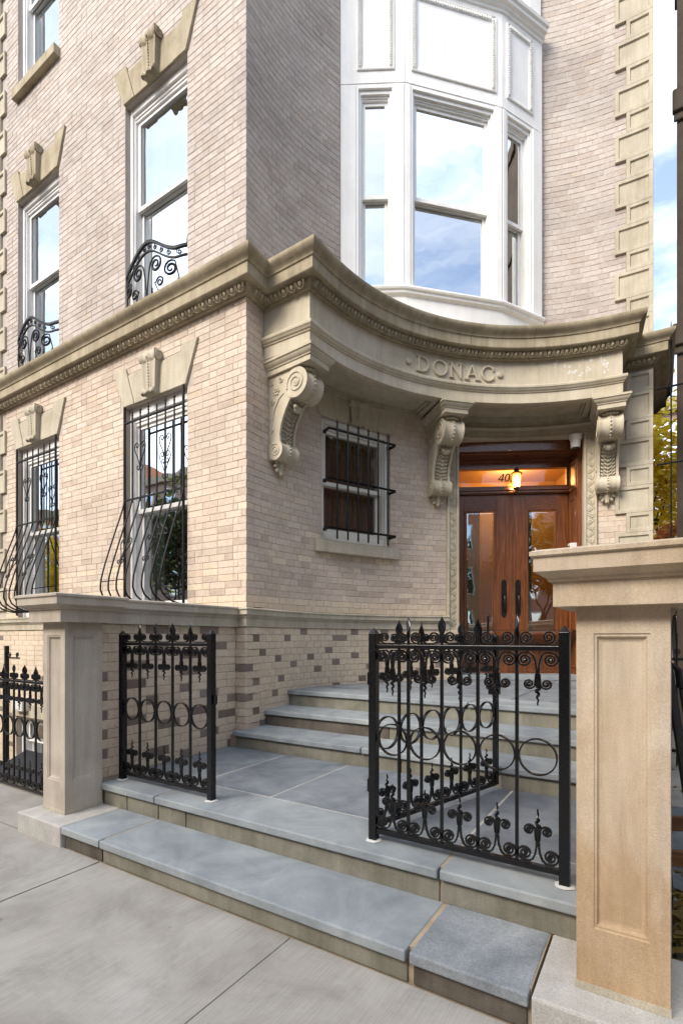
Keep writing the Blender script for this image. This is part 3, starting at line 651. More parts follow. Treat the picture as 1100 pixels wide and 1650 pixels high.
# ------------------------------------------------------------------ cornice, water table, entablature
wallpath = join(line_seg((-10.4, YA), (XC, YA), 0.8), arcpts(RW, 182.88, 178.0), arcpts(3.2, 178.0, 97.2), arcpts(RW, 97.2, 91.0), line_seg((-0.059, 8.172), (-0.059, 10.0), 1.0))
CORN = [(-0.05, 5.205), (0.030, 5.205), (0.040, 5.212), (0.040, 5.224), (0.062, 5.236), (0.085, 5.262), (0.090, 5.282), (0.105, 5.290), (0.162, 5.292), (0.168, 5.300), (0.170, 5.412), (0.184, 5.418), (0.186, 5.430), (0.196, 5.446), (0.215, 5.462), (0.238, 5.480), (0.250, 5.500), (0.256, 5.512), (0.256, 5.538), (0.246, 5.546), (-0.05, 5.572)]
N_ = offs(wallpath); n_ = len(wallpath)
def corner_idx(tol=20):
    out_ = []
    for i in range(1, n_-1):
        a = Vector(wallpath[i])-Vector(wallpath[i-1]); b = Vector(wallpath[i+1])-Vector(wallpath[i])
        if abs(a.angle_signed(b)) > radians(tol): out_.append(i)
    return out_
ci = corner_idx()
cuts = [0, 2, 4, 6]+[n_-1]
arc0 = ci[2]; arc1 = ci[3]; k = arc1-arc0
cuts = sorted({0, 2, 4, 6, arc0+int(k*0.17), arc0+int(k*0.36), arc0+int(k*0.57), arc0+int(k*0.77), n_-1})
for a, b in zip(cuts[:-1], cuts[1:]): sweep(wallpath, CORN, a, b, 0.002, N_).build('cornice_block', M['sand'], house, smooth=28)
# egg ornaments under the corona
eg = MB()
for i in range(7):
    pass
eg.lathe_e((0, -0.004, 0.0), 0.026, 0.022, 0.034, 10, 6)
hoop = [(0.043*cos(t_), -0.010, 0.045*sin(t_)+0.004) for t_ in [pi*(1.08+0.84*j/10)*1.0 for j in range(11)]]
hoop = [(-0.043, -0.006, 0.035)]+[(-0.043*cos(pi*j/10), -0.012, -0.036*sin(pi*j/10)) for j in range(11)]+[(0.043, -0.006, 0.035)]
eg.tube(hoop, 0.0065, 5)
eg.tube([(0.056, -0.006, 0.036), (0.056, -0.012, 0.0), (0.056, -0.004, -0.038)], [0.008, 0.006, 0.002], 5)
egm = eg.mesh('egg_ornament', M['sand'], True)
def along(path, N, spacing, skip0=0.0):
    res = []; acc = spacing/2+skip0
    for i in range(len(path)-1):
        a, b = Vector(path[i]), Vector(path[i+1]); Ln = (b-a).length
        while acc < Ln:
            p = a+(b-a)*(acc/Ln); res.append((p, (b-a).normalized())); acc += spacing
        acc -= Ln
    return res
def eggs(path, e=0.088, z=5.243, sp=0.112):
    tot = sum((Vector(path[i+1])-Vector(path[i])).length for i in range(len(path)-1)); k = max(1, round(tot/sp)); sp = tot/k
    for p, t_ in along(path, None, sp):
        nrm = Vector((t_.y, -t_.x)); q = p+nrm*e; x_, y_, d_ = proj((q.x, q.y, z))
        if -60 < x_ < 1160: inst('egg_ornament', egm, house, (q.x, q.y, z), atan2(t_.y, t_.x), scale=(sp/0.112, 1, 1), rx=radians(36))
def rng(a, b): return [(wallpath[i][0]+0.0, wallpath[i][1]) for i in range(a, b+1)]
eggs([(-9.6, YA), (XC+0.05, YA)]); eggs([(CX+(3.2-0.05)*cos(radians(a)), CY+(3.2-0.05)*sin(radians(a))) for a in [179-82.6*i/40 for i in range(41)]], e=0.040)
eggs([(XC, YA+0.0), (XC, YA+0.30)]); 
a_ = Vector(wallpath[ci[1]]); b_ = Vector(wallpath[ci[2]]); eggs([tuple(a_+(b_-a_)*0.1), tuple(b_)])
eggs([(CX+RW*cos(radians(a)), CY+RW*sin(radians(a))) for a in (96.5, 94.5, 92.5, 90.8)])

# water table
def wt(path, cutn):
    N = offs(path); prof = [(-0.2, 1.562), (0.035, 1.562), (0.050, 1.570), (0.050, 1.655), (0.062, 1.660), (0.066, 1.672), (0.085, 1.688), (0.092, 1.692), (0.092, 1.738), (0.104, 1.744), (0.104, 1.756), (0.09, 1.764), (-0.2, 1.782)]
    L_ = len(path)-1; cs = sorted({round(L_*i/cutn) for i in range(cutn+1)})
    for a, b in zip(cs[:-1], cs[1:]): sweep(path, prof, a, b, 0.0015, N).build('water_table_block', M['sandgreen'], house, smooth=25)
wt(join(line_seg((-10.4, YA), (-3.90, YA), 0.7), [(-3.90, YP+0.03)], [sfB(angB(185.4-51.9*i/28), 0.0, 0)[:2] for i in range(29)]), 6)
wt(join(arcpts(RW, 101.4, 91.0), line_seg((-0.059, 8.172), (-0.059, 10.0), 1.0)), 1)

# portico entablature
apath = join([(CX+RW*cos(radians(178.4)), CY+RW*sin(radians(178.4)))], arcpts(3.2, 178.0, 97.2), [(CX+RW*cos(radians(96.8)), CY+RW*sin(radians(96.8)))])
NA = offs(apath); k = len(apath)-1
FRZ = [(-0.05, 4.8622), (0.0, 4.8622), (0.0, 5.2055), (-0.05, 5.2055)]
ARCH = [(-0.05, 4.632), (0.0, 4.632), (0.004, 4.636), (0.004, 4.768), (0.018, 4.774), (0.020, 4.786), (0.036, 4.796), (0.044, 4.812), (0.058, 4.826), (0.060, 4.850), (0.052, 4.862), (-0.05, 4.862)]
fc = [0]+[1+int((k-2)*q+0.5) for q in (0.08, 0.26, 0.44, 0.655, 0.78, 0.9)]+[k]
for a, b in zip(fc[:-1], fc[1:]): sweep(apath, FRZ, a, b, 0.0008, NA).build('frieze_block', M['sandlight'], house)
ac = [0]+[1+int((k-2)*q+0.5) for q in (0.17, 0.30, 0.5, 0.66, 0.85)]+[k]
for a, b in zip(ac[:-1], ac[1:]): sweep(apath, ARCH, a, b, 0.0008, NA).build('architrave_block', M['sandlight'], house, smooth=25)
# soffit, coffered between the brackets
def P3(a, r, z): return (CX+r*cos(radians(a)), CY+r*sin(radians(a)), z)
BRK = (175.2, 136.0, 99.5)
g = MB(); pa = arcpts(3.3, 178, 97.2)
for i in range(len(pa)-1):
    a0 = 178-80.8*i/(len(pa)-1); a1 = 178-80.8*(i+1)/(len(pa)-1)
    g.quad(P3(a0, 3.2, 4.70), P3(a1, 3.2, 4.70), P3(a1, 3.9, 4.70), P3(a0, 3.9, 4.70))
g.build('soffit', M['sandgreen'], house); g = MB()
for i in range(len(pa)-1):
    a0 = 178-80.8*i/(len(pa)-1); a1 = 178-80.8*(i+1)/(len(pa)-1)
    g.quad(P3(a0, 3.2, 5.560), P3(a1, 3.2, 5.560), P3(a1, 3.9, 5.565), P3(a0, 3.9, 5.565))
g.build('porch_roof', M['sandgreen'], house)
for (a0, a1) in ((171.4, 139.8), (132.2, 103.3)):       # two moulded coffer frames
    for (r0, r1, z0, e) in ((3.252, 3.86, 4.634, 0.075), (3.330, 3.80, 4.662, 0.025)):
        da = math.degrees(e/3.5); n2 = 14; g = MB()
        for i in range(n2):
            p_, q_ = a0+(a1-a0)*i/n2, a0+(a1-a0)*(i+1)/n2
            for ra, rb in ((r0, r0+e), (r1-e, r1)):
                g.grid([[P3(p_, ra, 4.7), P3(p_, ra, z0), P3(p_, rb, z0), P3(p_, rb, 4.7)], [P3(q_, ra, 4.7), P3(q_, ra, z0), P3(q_, rb, z0), P3(q_, rb, 4.7)]])
        for p_, q_ in ((a0, a0-da), (a1+da, a1)):
            g.grid([[P3(p_, r0, 4.7), P3(p_, r0, z0-0.0006), P3(q_, r0, z0-0.0006), P3(q_, r0, 4.7)], [P3(p_, r1, 4.7), P3(p_, r1, z0-0.0006), P3(q_, r1, z0-0.0006), P3(q_, r1, 4.7)]])
        g.build('soffit_moulding', M['sandgreen'], house)
        a0 -= da*1.1; a1 += da*1.1

# raised letters and marks on the frieze
def arctext(strokes, a0, a1, z0, z1):       # strokes in a 0..1 box
    g = MB(); h_ = z1-z0
    def mp_(x, y, e): 
        a = a0+(a1-a0)*x; r = 3.2-e; return P3(a, r, z0+h_*y)
    for st, th in strokes:
        for i in range(len(st)-1):
            (x0_, y0_), (x1_, y1_) = st[i], st[i+1]; wd = abs(a1-a0)*pi/180*3.2
            dx, dy = (x1_-x0_)*wd, (y1_-y0_)*h_; Ld = hypot(dx, dy) or 1e-6; nx, ny = -dy/Ld*th/2, dx/Ld*th/2; ex, ey = dx/Ld*th*0.12, dy/Ld*th*0.12
            def q(x, y, sx, sy, e, k_=1.0): return mp_(x+(nx*sx*k_+ex*sy)/wd, y+(ny*sx*k_+ey*sy)/h_, e)
            b0 = [q(x0_, y0_, 1, -1, -0.01), q(x0_, y0_, -1, -1, -0.01), q(x1_, y1_, -1, 1, -0.01), q(x1_, y1_, 1, 1, -0.01)]
            b1 = [q(x0_, y0_, 1, -1, 0.020), q(x0_, y0_, -1, -1, 0.020), q(x1_, y1_, -1, 1, 0.020), q(x1_, y1_, 1, 1, 0.020)]
            b2 = [q(x0_, y0_, 1, -1, 0.027, 0.6), q(x0_, y0_, -1, -1, 0.027, 0.6), q(x1_, y1_, -1, 1, 0.027, 0.6), q(x1_, y1_, 1, 1, 0.027, 0.6)]
            g.grid([b0, b1, b2], True); g.quad(*b2)
    return g
def ell(cx_, cy_, rx_, ry_, a, b, n=18): return [(cx_+rx_*cos(radians(a+(b-a)*i/n)), cy_+ry_*sin(radians(a+(b-a)*i/n))) for i in range(n+1)]
T1, T2 = 0.028, 0.016
LT = {'D': [([(0.2, 0), (0.2, 1)], T1), ([(0.02, 0.02), (0.45, 0.02)], T2), ([(0.02, 0.98), (0.45, 0.98)], T2), (ell(0.42, 0.5, 0.5, 0.48, 90, -90), T1*0.92)],
      'O': [(ell(0.5, 0.5, 0.45, 0.49, 0, 360, 28), T1*0.9)],
      'N': [([(0.15, 0), (0.15, 1)], T2), ([(0.86, 0), (0.86, 1)], T2), ([(0.12, 1.0), (0.88, 0.0)], T1), ([(0.0, 0.02), (0.32, 0.02)], T2), ([(0.0, 0.98), (0.2, 0.98)], T2), ([(0.7, 0.98), (1.0, 0.98)], T2)],
      'A': [([(0.14, 0), (0.5, 1)], T2*1.1), ([(0.5, 1.0), (0.87, 0)], T1), ([(0.25, 0.33), (0.74, 0.33)], T2), ([(0.0, 0.02), (0.3, 0.02)], T2), ([(0.7, 0.02), (1.03, 0.02)], T2)],
      'C': [(ell(0.55, 0.5, 0.48, 0.49, 42, 318, 24), T1*0.95), ([(0.92, 0.68), (0.92, 0.95)], T2), ([(0.92, 0.32), (0.92, 0.12)], T2)]}
for ch, a0, a1 in (('D', 146.9, 143.3), ('O', 142.4, 138.5), ('N', 137.9, 134.5), ('A', 133.9, 130.1), ('C', 129.7, 126.4)):
    arctext(LT[ch], a0, a1, 4.928, 5.122).build('raised_letter', M['sandlight'], house, smooth=30)
for a in (149.1, 125.0):
    F = arcframe(a, 3.2); g = MB(F); g.lathe([(0.042, 0.01), (0.041, -0.018), (0.033, -0.028), (0.0, -0.031)], (0, 0, 5.015), 16, 'w'); g.build('raised_dot', M['sandlight'], house, smooth=True)
rp = random.Random(12)
for a_, z_, n_b in ((111.5, 5.15, 4), (108.3, 5.06, 5), (106.6, 5.00, 5), (103.8, 5.06, 4), (101.3, 5.12, 6), (100.6, 5.03, 5)):
    F = arcframe(a_, 3.2); 
    for k_ in range(n_b):
        uu, zz_ = rp.gauss(0, 0.030), z_+rp.gauss(0, 0.040); g = MB(F); s1 = 0.008+0.014*rp.random(); s2 = 0.010+0.018*rp.random()
        P_ = [(uu+s1*(0.6+0.6*rp.random())*cos(2*pi*j/11), -0.0022, zz_+s2*(0.6+0.6*rp.random())*sin(2*pi*j/11)) for j in range(11)]
        g.prism([(p[0], p[2]) for p in P_], -0.0022, 0.004); g.build('paint_splotch', M['caulk'], house)
#PART3
# ------------------------------------------------------------------ windows
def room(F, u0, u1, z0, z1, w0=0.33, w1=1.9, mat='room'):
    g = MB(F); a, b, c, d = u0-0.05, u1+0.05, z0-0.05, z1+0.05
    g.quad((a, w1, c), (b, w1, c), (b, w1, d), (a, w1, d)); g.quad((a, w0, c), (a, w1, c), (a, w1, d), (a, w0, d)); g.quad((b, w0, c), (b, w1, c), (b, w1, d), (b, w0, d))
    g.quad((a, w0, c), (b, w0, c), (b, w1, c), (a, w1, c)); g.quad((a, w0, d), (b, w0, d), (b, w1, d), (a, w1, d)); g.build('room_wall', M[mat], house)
def window(F, u0, u1, z0, z1, zm, rec=0.07, cas=0.05, head=0.10, sill=0.07, mat='white', glass='glass', cur=None, st=0.05, label=None, rm=True, roomdepth=1.9):
    g = MB(F); m_ = M[mat]; w0 = rec
    g.box(u0, u0+cas, w0, w0+0.24, z0, z1); g.box(u1-cas, u1, w0, w0+0.24, z0, z1)
    g.box(u0+cas, u1-cas, w0, w0+0.24, z1-head*0.55, z1); g.box(u0+cas, u1-cas, w0+0.015, w0+0.24, z0, z0+sill)
    g.box(u0+cas, u1-cas, w0+0.03, w0+0.23, z1-head*0.8, z1-head*0.55); g.box(u0+cas, u0+cas+0.02, w0+0.03, w0+0.23, z0+sill, z1-head*0.8); g.box(u1-cas-0.02, u1-cas, w0+0.03, w0+0.23, z0+sill, z1-head*0.8)
    g.box(u0+cas+0.02, u1-cas-0.02, w0+0.045, w0+0.22, z1-head, z1-head*0.8)
    fr = g.build('window', m_, house, bevel=0.004, label=label)
    a, b = u0+cas+0.021, u1-cas-0.021; out_ = fr
    def sash(nm, z0_, z1_, w1, top, bot):
        g = MB(F); g.box(a, a+st, w1, w1+0.04, z0_, z1_); g.box(b-st, b, w1, w1+0.04, z0_, z1_); g.box(a+st, b-st, w1, w1+0.04, z1_-top, z1_); g.box(a+st, b-st, w1, w1+0.04, z0_, z0_+bot)
        s_ = g.build(nm, m_, fr, bevel=0.004)
        g = MB(F); g.quad((a+st-0.004, w1+0.02, z0_+bot-0.004), (b-st+0.004, w1+0.02, z0_+bot-0.004), (b-st+0.004, w1+0.02, z1_-top+0.004), (a+st-0.004, w1+0.02, z1_-top+0.004)); g.build('pane', M[glass], fr)
    sash('upper_sash', zm-0.03, z1-head-0.001, w0+0.07, 0.045, 0.055); sash('lower_sash', z0+sill+0.001, zm+0.02, w0+0.125, 0.05, 0.08)
    if cur:
        nm, mt, ca, cb = cur; g = MB(F); n_ = max(4, int((cb-ca)/0.03)); rows = []
        for zz in (z0+0.02, z1-0.02): rows.append([(ca+(cb-ca)*i/n_, w0+0.24+0.012*sin(i*1.9), zz) for i in range(n_+1)])
        g.grid(rows); g.build(nm, M[mt], fr)
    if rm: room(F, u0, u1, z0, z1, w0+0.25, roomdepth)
    return fr
FA = Fr((0, YA), (1, 0))
for a, b in AW:
    window(FA, a, b, 1.775, 4.48, 3.13, cas=0.055, head=0.22, cur=('curtain', 'curtain', a+0.1, a+0.40))
    window(FA, a, b, 5.60, 8.462, 7.16, cas=0.055, head=0.15, cur=('curtain', 'curtain', a+0.1, a+0.42))
    window(FA, a, b, 10.23, 13.1, 11.7, cas=0.055, head=0.15, cur=('curtain', 'curtain', a+0.1, a+0.42))
    g = MB(FA); g.box(a-0.03, b+0.03, -0.09, 0.2, 10.083, 10.228); g.build('window_sill', M['sand'], house, bevel=0.008)
    g = MB(FA); g.box(a, b, 0.0, 0.3, 5.55, 5.60); g.build('window_sill', M['sand'], house)
Fw = arcframe(155.5, RW*cos(radians(8.42)))
hw = RW*sin(radians(8.42))-0.006
window(Fw, -hw, hw, 2.74, 4.318, 3.50, rec=0.05, cas=0.05, head=0.12, sill=0.09, mat='offwhite', cur=('reflection_sheet', 'reflectbrown', -hw+0.05, hw-0.05), glass='glassw')  # brown sheet behind the glass stands in for a reflection
g = MB(arcframe(155.5, RW*cos(radians(10.2)))); g.box(-0.68, 0.68, -0.055, 0.25, 2.553, 2.705); g.build('window_sill', M['sandgreen'], house, bevel=0.008)
window(FA, -8.745, -7.405, -0.745, 0.188, -0.2, rec=0.05, head=0.08)
g = MB(FA); g.box(-8.85, -7.3, -0.045, 0.15, 0.195, 0.40); g.build('window_lintel', M['sandgreen'], house, bevel=0.006)

# keystone consoles and splayed lintels
def keystone(F, uc, z0, H_, Wt, Wb, dep=0.10, mat='sand', name='keystone'):
    g = MB(F); nr, nc = 34, 21; rows = []
    def dp(t_): return dep*0.60+dep*0.14*t_+0.024*sqrt(max(0.0, 1-((t_-0.885)/0.115)**2))*dep/0.14+0.035*sqrt(max(0.0, 1-((t_-0.06)/0.06)**2))*dep/0.14
    for i in range(nr+1):
        t_ = i/nr; wd = Wb+(Wt-Wb)*t_; row = []
        for j in range(nc):
            c = -1+2*j/(nc-1); ac_ = abs(c)
            rib = 0.0 if ac_ > 0.80 else (-0.016*max(0.0, sin(pi*(ac_-0.2)/0.6))**0.7 if ac_ > 0.2 else 0.0)
            row.append((uc+c*wd/2, -dp(t_)-rib, z0+H_*t_))
        rows.append([(uc-wd/2, 0.0, z0+H_*t_)]+row+[(uc+wd/2, 0.0, z0+H_*t_)])
    g.grid(rows); g.quad(*rows[0]); g.quad(*rows[-1])
    for i in range(11):
        t_ = 0.14+0.70*i/10; g.lathe_e((uc, -dp(t_)-0.004, z0+H_*t_), 0.011, 0.011, 0.014, 8, 5)
    for s_ in (-1, 1):
        for t_, rr in ((0.875, 0.062), (0.055, 0.034)):
            wd = Wb+(Wt-Wb)*t_; cw = -dp(t_)+rr*0.96; zc = z0+H_*t_
            g.lathe([(rr, 0.0), (rr, s_*0.012), (rr*0.8, s_*0.016), (0, s_*0.016)], (uc+s_*wd/2, cw, zc), 18, 'u')
            g.tube([(uc+s_*(wd/2+0.016), cw+x, zc+y) for x, y in spiral2(0, 0, rr*0.85, rr*0.12, 0, 1.8)], 0.006*rr/0.06, 5)
    return g.build(name, M[mat], house, smooth=40)
def lintel(F, a, b, z, mat='sand'):
    uc = (a+b)/2; hw_ = (b-a)/2; k0, k1 = 0.10, 0.155; j0, j1 = hw_-0.22, hw_-0.085
    for s_ in (-1, 1):
        inner = [(uc+s_*(k0-0.03), z+0.004), (uc+s_*j0, z+0.004), (uc+s_*j1, z+0.395), (uc+s_*(k1-0.05), z+0.395)]
        outer = [(uc+s_*(j0+0.003), z-0.0), (uc+s_*(hw_), z-0.0), (uc+s_*(hw_+0.205), z+0.495), (uc+s_*(j1+0.038), z+0.495)]
        for poly, pr_, dd in ((inner, -0.022, 0.26), (outer, -0.030, 0.262)):
            g = MB(F); g.prism(poly, pr_, dd); g.build('voussoir', M[mat], house, bevel=0.005)
    keystone(F, uc, z+0.002, 0.53, 0.29, 0.21, 0.14, mat)
for a, b in AW:
    lintel(FA, a, b, 4.482, 'sandgreen'); lintel(FA, a, b, 8.464)
# lintel of the curved wall window follows the wall
for (b0, b1, t0, t1) in ((9.0, 5.0, 11.6, 6.2), (4.93, 1.7, 6.1, 2.0), (-1.7, -4.93, -2.0, -6.1), (-5.0, -9.0, -6.2, -11.6)):
    g = MB(); rows = []
    for r_ in (RW+0.25, RW-0.022):
        row = [P3(155.5+b0+(b1-b0)*i/3, r_, 4.322) for i in range(4)]+[P3(155.5+t1+(t0-t1)*i/3, r_, 4.66) for i in range(4)]; rows.append(row)
    g.grid(rows, True); r_ = rows[1]
    for i in range(3): g.quad(r_[i], r_[i+1], r_[6-i], r_[7-i])
    g.build('voussoir', M['sandlight'], house)
keystone(arcframe(155.5, RW-0.01), 0, 4.325, 0.32, 0.25, 0.19, 0.085, 'sandlight')

# scroll brackets under the porch
def bracket(ang, lab=None):
    F = arcframe(ang, RW); F.w = -F.w             # w now points out of the wall
    W_ = 0.135
    g = MB(F)
    cz, cw, R_ = 4.285, 0.43, 0.150; sz, sw, r_ = 3.60, 0.115, 0.095
    back = [(0.0, 4.46), (cw+0.05, 4.46)]
    big = [(cw+R_*cos(radians(a)), cz+R_*sin(radians(a))) for a in range(70, -121, -15)]
    neck = [(0.33, 4.125), (0.275, 4.05), (0.225, 3.96), (0.19, 3.87), (0.172, 3.78), (0.178, 3.70)]
    sm = [(sw+r_*cos(radians(a)), sz+r_*sin(radians(a))) for a in range(40, -100, -20)]
    poly = back+big+neck+sm+[(0.0, 3.50)]
    # side plates, body recessed between them
    for s_ in (-1, 1): g.prismu(poly, s_*W_, s_*(W_-0.035))
    inn = [(0.0, 4.459), (cw+0.05, 4.459)]+[(cw+(R_-0.006)*cos(radians(a)), cz+(R_-0.006)*sin(radians(a))) for a in range(70, -121, -15)]+[(a-0.035, b+0.012) for a, b in neck]+[(sw+(r_+0.004)*cos(radians(a)), sz+(r_+0.004)*sin(radians(a))) for a in range(40, -100, -20)]+[(0.0, 3.51)]
    g.prismu(inn, -(W_-0.035), W_-0.035)
    body = g.build('bracket', M['sandlight'], house, smooth=30, bevel=0.004)
    # volute barrels with flutes and spirals
    for cz_, cw_, rr in ((cz, cw, R_), (sz, sw, r_)):
        g = MB(F); prof = []
        for i in range(25):
            c = -1+2*i/24; ac_ = abs(c); e = 0.006 if ac_ > 0.86 else (-0.012*sin(pi*(ac_-0.18)/0.68) if ac_ > 0.18 else 0.004)
            prof.append((rr+0.010+e, c*(W_+0.012)))
        g.lathe([(0, prof[0][1])]+prof+[(0, prof[-1][1])], (0, cw_, cz_), 30, 'u')
        for s_ in (-1, 1):
            g.tube([(s_*(W_+0.013), cw_+x, cz_+y) for x, y in spiral2(0, 0, rr*0.92, rr*0.10, radians(200), 2.3, sgn=-1)], 0.010*rr/0.15+0.002, 6)
            g.lathe_e((s_*(W_+0.012), cw_, cz_), 0.012, rr*0.2, rr*0.2, 10, 6)
        k_ = 13 if rr > 0.12 else 8
        for i in range(k_):
            a = radians(75-195*i/(k_-1)) if rr > 0.12 else radians(60-150*i/(k_-1)); g.lathe_e((0, cw_+(rr+0.018)*cos(a), cz_+(rr+0.018)*sin(a)), 0.013, 0.012, 0.012, 8, 5)
        g.build('volute', M['sandlight'], body, smooth=40)
    # acorn drop, crowning leaf
    g = MB(F); g.lathe_e((0, 0.33, 4.055), 0.060, 0.045, 0.045, 12, 8); g.lathe_e((-0.05, 0.345, 4.07), 0.03, 0.03, 0.03, 10, 6); g.lathe_e((0.05, 0.345, 4.07), 0.03, 0.03, 0.03, 10, 6)
    g.build('carved_drop', M['sandlight'], body, smooth=True); g = MB(F)
    for j in range(5): g.lathe_e(((j-2)*0.038, cw+0.085+0.02*cos(j-2), 4.435), 0.027, 0.045, 0.022, 10, 6)
    g.build('crown_leaf', M['sandlight'], body, smooth=True)
    # foliage carved in the hollow
    r2 = random.Random(int(ang*10)); g = MB(F)
    def hollow(t_):
        i = t_*(len(neck)-1); k_ = min(int(i), len(neck)-2); f = i-k_; return (neck[k_][0]+(neck[k_+1][0]-neck[k_][0])*f-0.030, neck[k_][1]+(neck[k_+1][1]-neck[k_][1])*f)
    for i in range(9):
        t_ = 0.05+i*0.11; w_, z = hollow(min(t_, 1.0))
        for s_ in (-1, 1):
            for q in (0.028, 0.066):
                P_ = [(s_*(q-0.02), w_+0.004, z-0.012), (s_*q, w_+0.016, z+0.006), (s_*(q+0.022), w_+0.010, z+0.024), (s_*(q+0.020), w_+0.004, z+0.036)]
                g.tube(P_, [0.006, 0.011, 0.009, 0.003], 6)
        g.lathe_e((0, w_+0.008, z), 0.010, 0.010, 0.022, 8, 5)
    # rosette and leaf scrolls on the cheeks
    for s_ in (-1, 1):
        X_ = s_*(W_+0.004)
        for k_ in range(6):
            a = 2*pi*k_/6; g.lathe_e((X_, 0.125+0.034*cos(a), 4.27+0.034*sin(a)), 0.010, 0.019, 0.019, 8, 5)
        g.lathe_e((X_, 0.125, 4.27), 0.016, 0.015, 0.015, 8, 5)
        for (c0, c1, rr, a0) in ((0.06, 4.15, 0.035, 0), (0.20, 4.38, 0.035, 2), (0.05, 4.38, 0.03, 1), (0.055, 3.98, 0.03, 3), (0.05, 3.83, 0.026, 0)):
            g.tube([(X_, c0+x, c1+y) for x, y in spiral2(0, 0, rr, rr*0.2, a0, 1.4)], 0.008, 5)
        g.tube([(X_, 0.03, 3.70), (X_, 0.045, 3.90), (X_, 0.10, 4.08), (X_, 0.17, 4.18), (X_, 0.24, 4.22)], [0.005, 0.010, 0.012, 0.009, 0.004], 6)
    g.build('carved_foliage', M['sandlight'], body, smooth=True)
    # acanthus leaf under the small volute
    g = MB(F)
    g.tube([(0, 0.055, 3.53), (0, 0.060, 3.45), (0, 0.055, 3.39), (0, 0.075, 3.350), (0, 0.085, 3.36)], [0.045, 0.04, 0.030, 0.022, 0.012], 8)
    for s_ in (-1, 1):
        for k_, (q, z) in enumerate(((0.075, 3.51), (0.085, 3.455), (0.062, 3.405))):
            g.tube([(0, 0.04, z+0.04), (s_*q*0.6, 0.045, z+0.025), (s_*q, 0.055, z-0.008), (s_*(q+0.005), 0.066, z-0.022)], [0.018, 0.026, 0.021, 0.010], 7)
    g.build('acanthus_leaf', M['sandlight'], body, smooth=True)
    # moulded impost running back to the wall
    path = [(-0.165, 0.0), (-0.165, 0.655), (0.165, 0.655), (0.165, 0.0)]
    prof = [(0, 4.46), (0.0, 4.515), (0.012, 4.520), (0.014, 4.532), (0.030, 4.545), (0.046, 4.566), (0.050, 4.580), (0.062, 4.585), (0.062, 4.612), (0, 4.631)]
    g = MB(F); rows = []
    for e, z in prof: rows.append([(-0.165-e, -0.05, z), (-0.165-e, 0.655+e, z), (0.165+e, 0.655+e, z), (0.165+e, -0.05, z)])
    g.grid(rows); g.quad(*rows[0]); g.build('impost', M['sandlight'], house, smooth=25)
for a in BRK: bracket(a)

# ------------------------------------------------------------------ entrance
DA = 117.5; DD = 4.25
def bandframe(side):        # carved stone architrave pieces following the wall curve
    pass
for (a0, a1) in ((133.55, 130.9), (103.95, 101.3)):
    g = MB(); R = [(0.0, RW+0.1), (0.0, RW-0.03), (0.010, RW-0.042), (0.030, RW-0.042), (0.036, RW-0.018), (0.140, RW-0.018), (0.146, RW-0.040), (0.176, RW-0.045), (0.178, RW+0.33)]
    wd = radians(abs(a1-a0))*RW; k_ = wd/0.178; left = a0 > 120
    rows = []
    for e, r_ in R:
        aa = a0-math.degrees(e*k_/RW) if left else a1+math.degrees(e*k_/RW); rows.append([P3(aa, r_, Z5+0.001), P3(aa, r_, 4.385)])
    g.grid(rows); g.build('door_architrave', M['sandlight'], house)
g = MB(); ra = [133.55-32.25*i/20 for i in range(21)]
prof = [(RW+0.33, 4.388), (RW-0.045, 4.388), (RW-0.040, 4.410), (RW-0.018, 4.414), (RW-0.018, 4.508), (RW-0.042, 4.512), (RW-0.048, 4.545), (RW-0.03, 4.556), (RW+0.1, 4.56)]
g.grid([[P3(a, r_, z) for r_, z in prof] for a in ra]); g.build('door_architrave', M['sandlight'], house, smooth=20)
g = MB(); rr = RW-0.03
g.grid([[P3(a, RW-0.012, 4.552), P3(a, RW-0.012, 4.70)] for a in ra]); g.build('plain_lintel', M['sandgreen'], house)
# scroll units carved along the architrave
u_ = MB(); u_.tube([(x, 0, y) for x, y in spiral2(0, 0, 0.034, 0.006, radians(-90), 1.5)], 0.0075, 5); u_.tube([(0.0, 0, -0.034), (0.035, 0, -0.020), (0.045, 0, 0.022)], 0.0065, 5); u_.tube([(-0.034, 0, 0.0), (-0.045, 0, 0.03), (-0.022, 0, 0.044)], 0.0065, 5)
u_.lathe_e((0, 0, 0), 0.011, 0.010, 0.011, 8, 4); um = u_.mesh('carved_scroll', M['sandlight'], True)
for a_ in (132.2, 102.65):
    F = arcframe(a_, RW-0.023); z = Z5+0.08; i = 0
    while z < 4.36: inst('carved_scroll', um, house, F(0, 0, z), atan2(F.u.y, F.u.x), scale=(1 if i % 2 else -1, 1, 1)); z += 0.092; i += 1
for i in range(29):
    a_ = 131.8-28.8*(i+0.5)/29; F = arcframe(a_, RW-0.023); inst('carved_scroll', um, house, F(0, 0, 4.461), atan2(F.u.y, F.u.x), scale=(0.92, 1, 1))

FD = arcframe(DA, DD); hwd = 0.875
# vestibule reveals and head in wood
ent = MB(FD)
ent.box(-hwd-0.10, -hwd, -0.355, 0.06, Z5, 4.36); ent.box(hwd, hwd+0.10, -0.355, 0.06, Z5, 4.36)
e_ = ent.build('door_casing', M['wood'], house, bevel=0.005)
for s_ in (-1, 1):
    for z0, z1 in ((1.0, 2.0), (2.12, 3.55), (3.68, 4.12)):
        g = MB(FD); a = s_*(hwd-0.004)
        pts_ = lambda e, d_: [(s_*(hwd-d_), -0.32+e, z0+e), (s_*(hwd-d_), -0.06-e, z0+e), (s_*(hwd-d_), -0.06-e, z1-e), (s_*(hwd-d_), -0.32+e, z1-e)]
        rows = [pts_(0, 0.0), pts_(0.004, 0.014), pts_(0.018, 0.016), pts_(0.03, 0.003), pts_(0.06, 0.010)]
        g.grid(rows, True); g.quad(*rows[-1]); g.build('side_panel', M['wood'], e_)
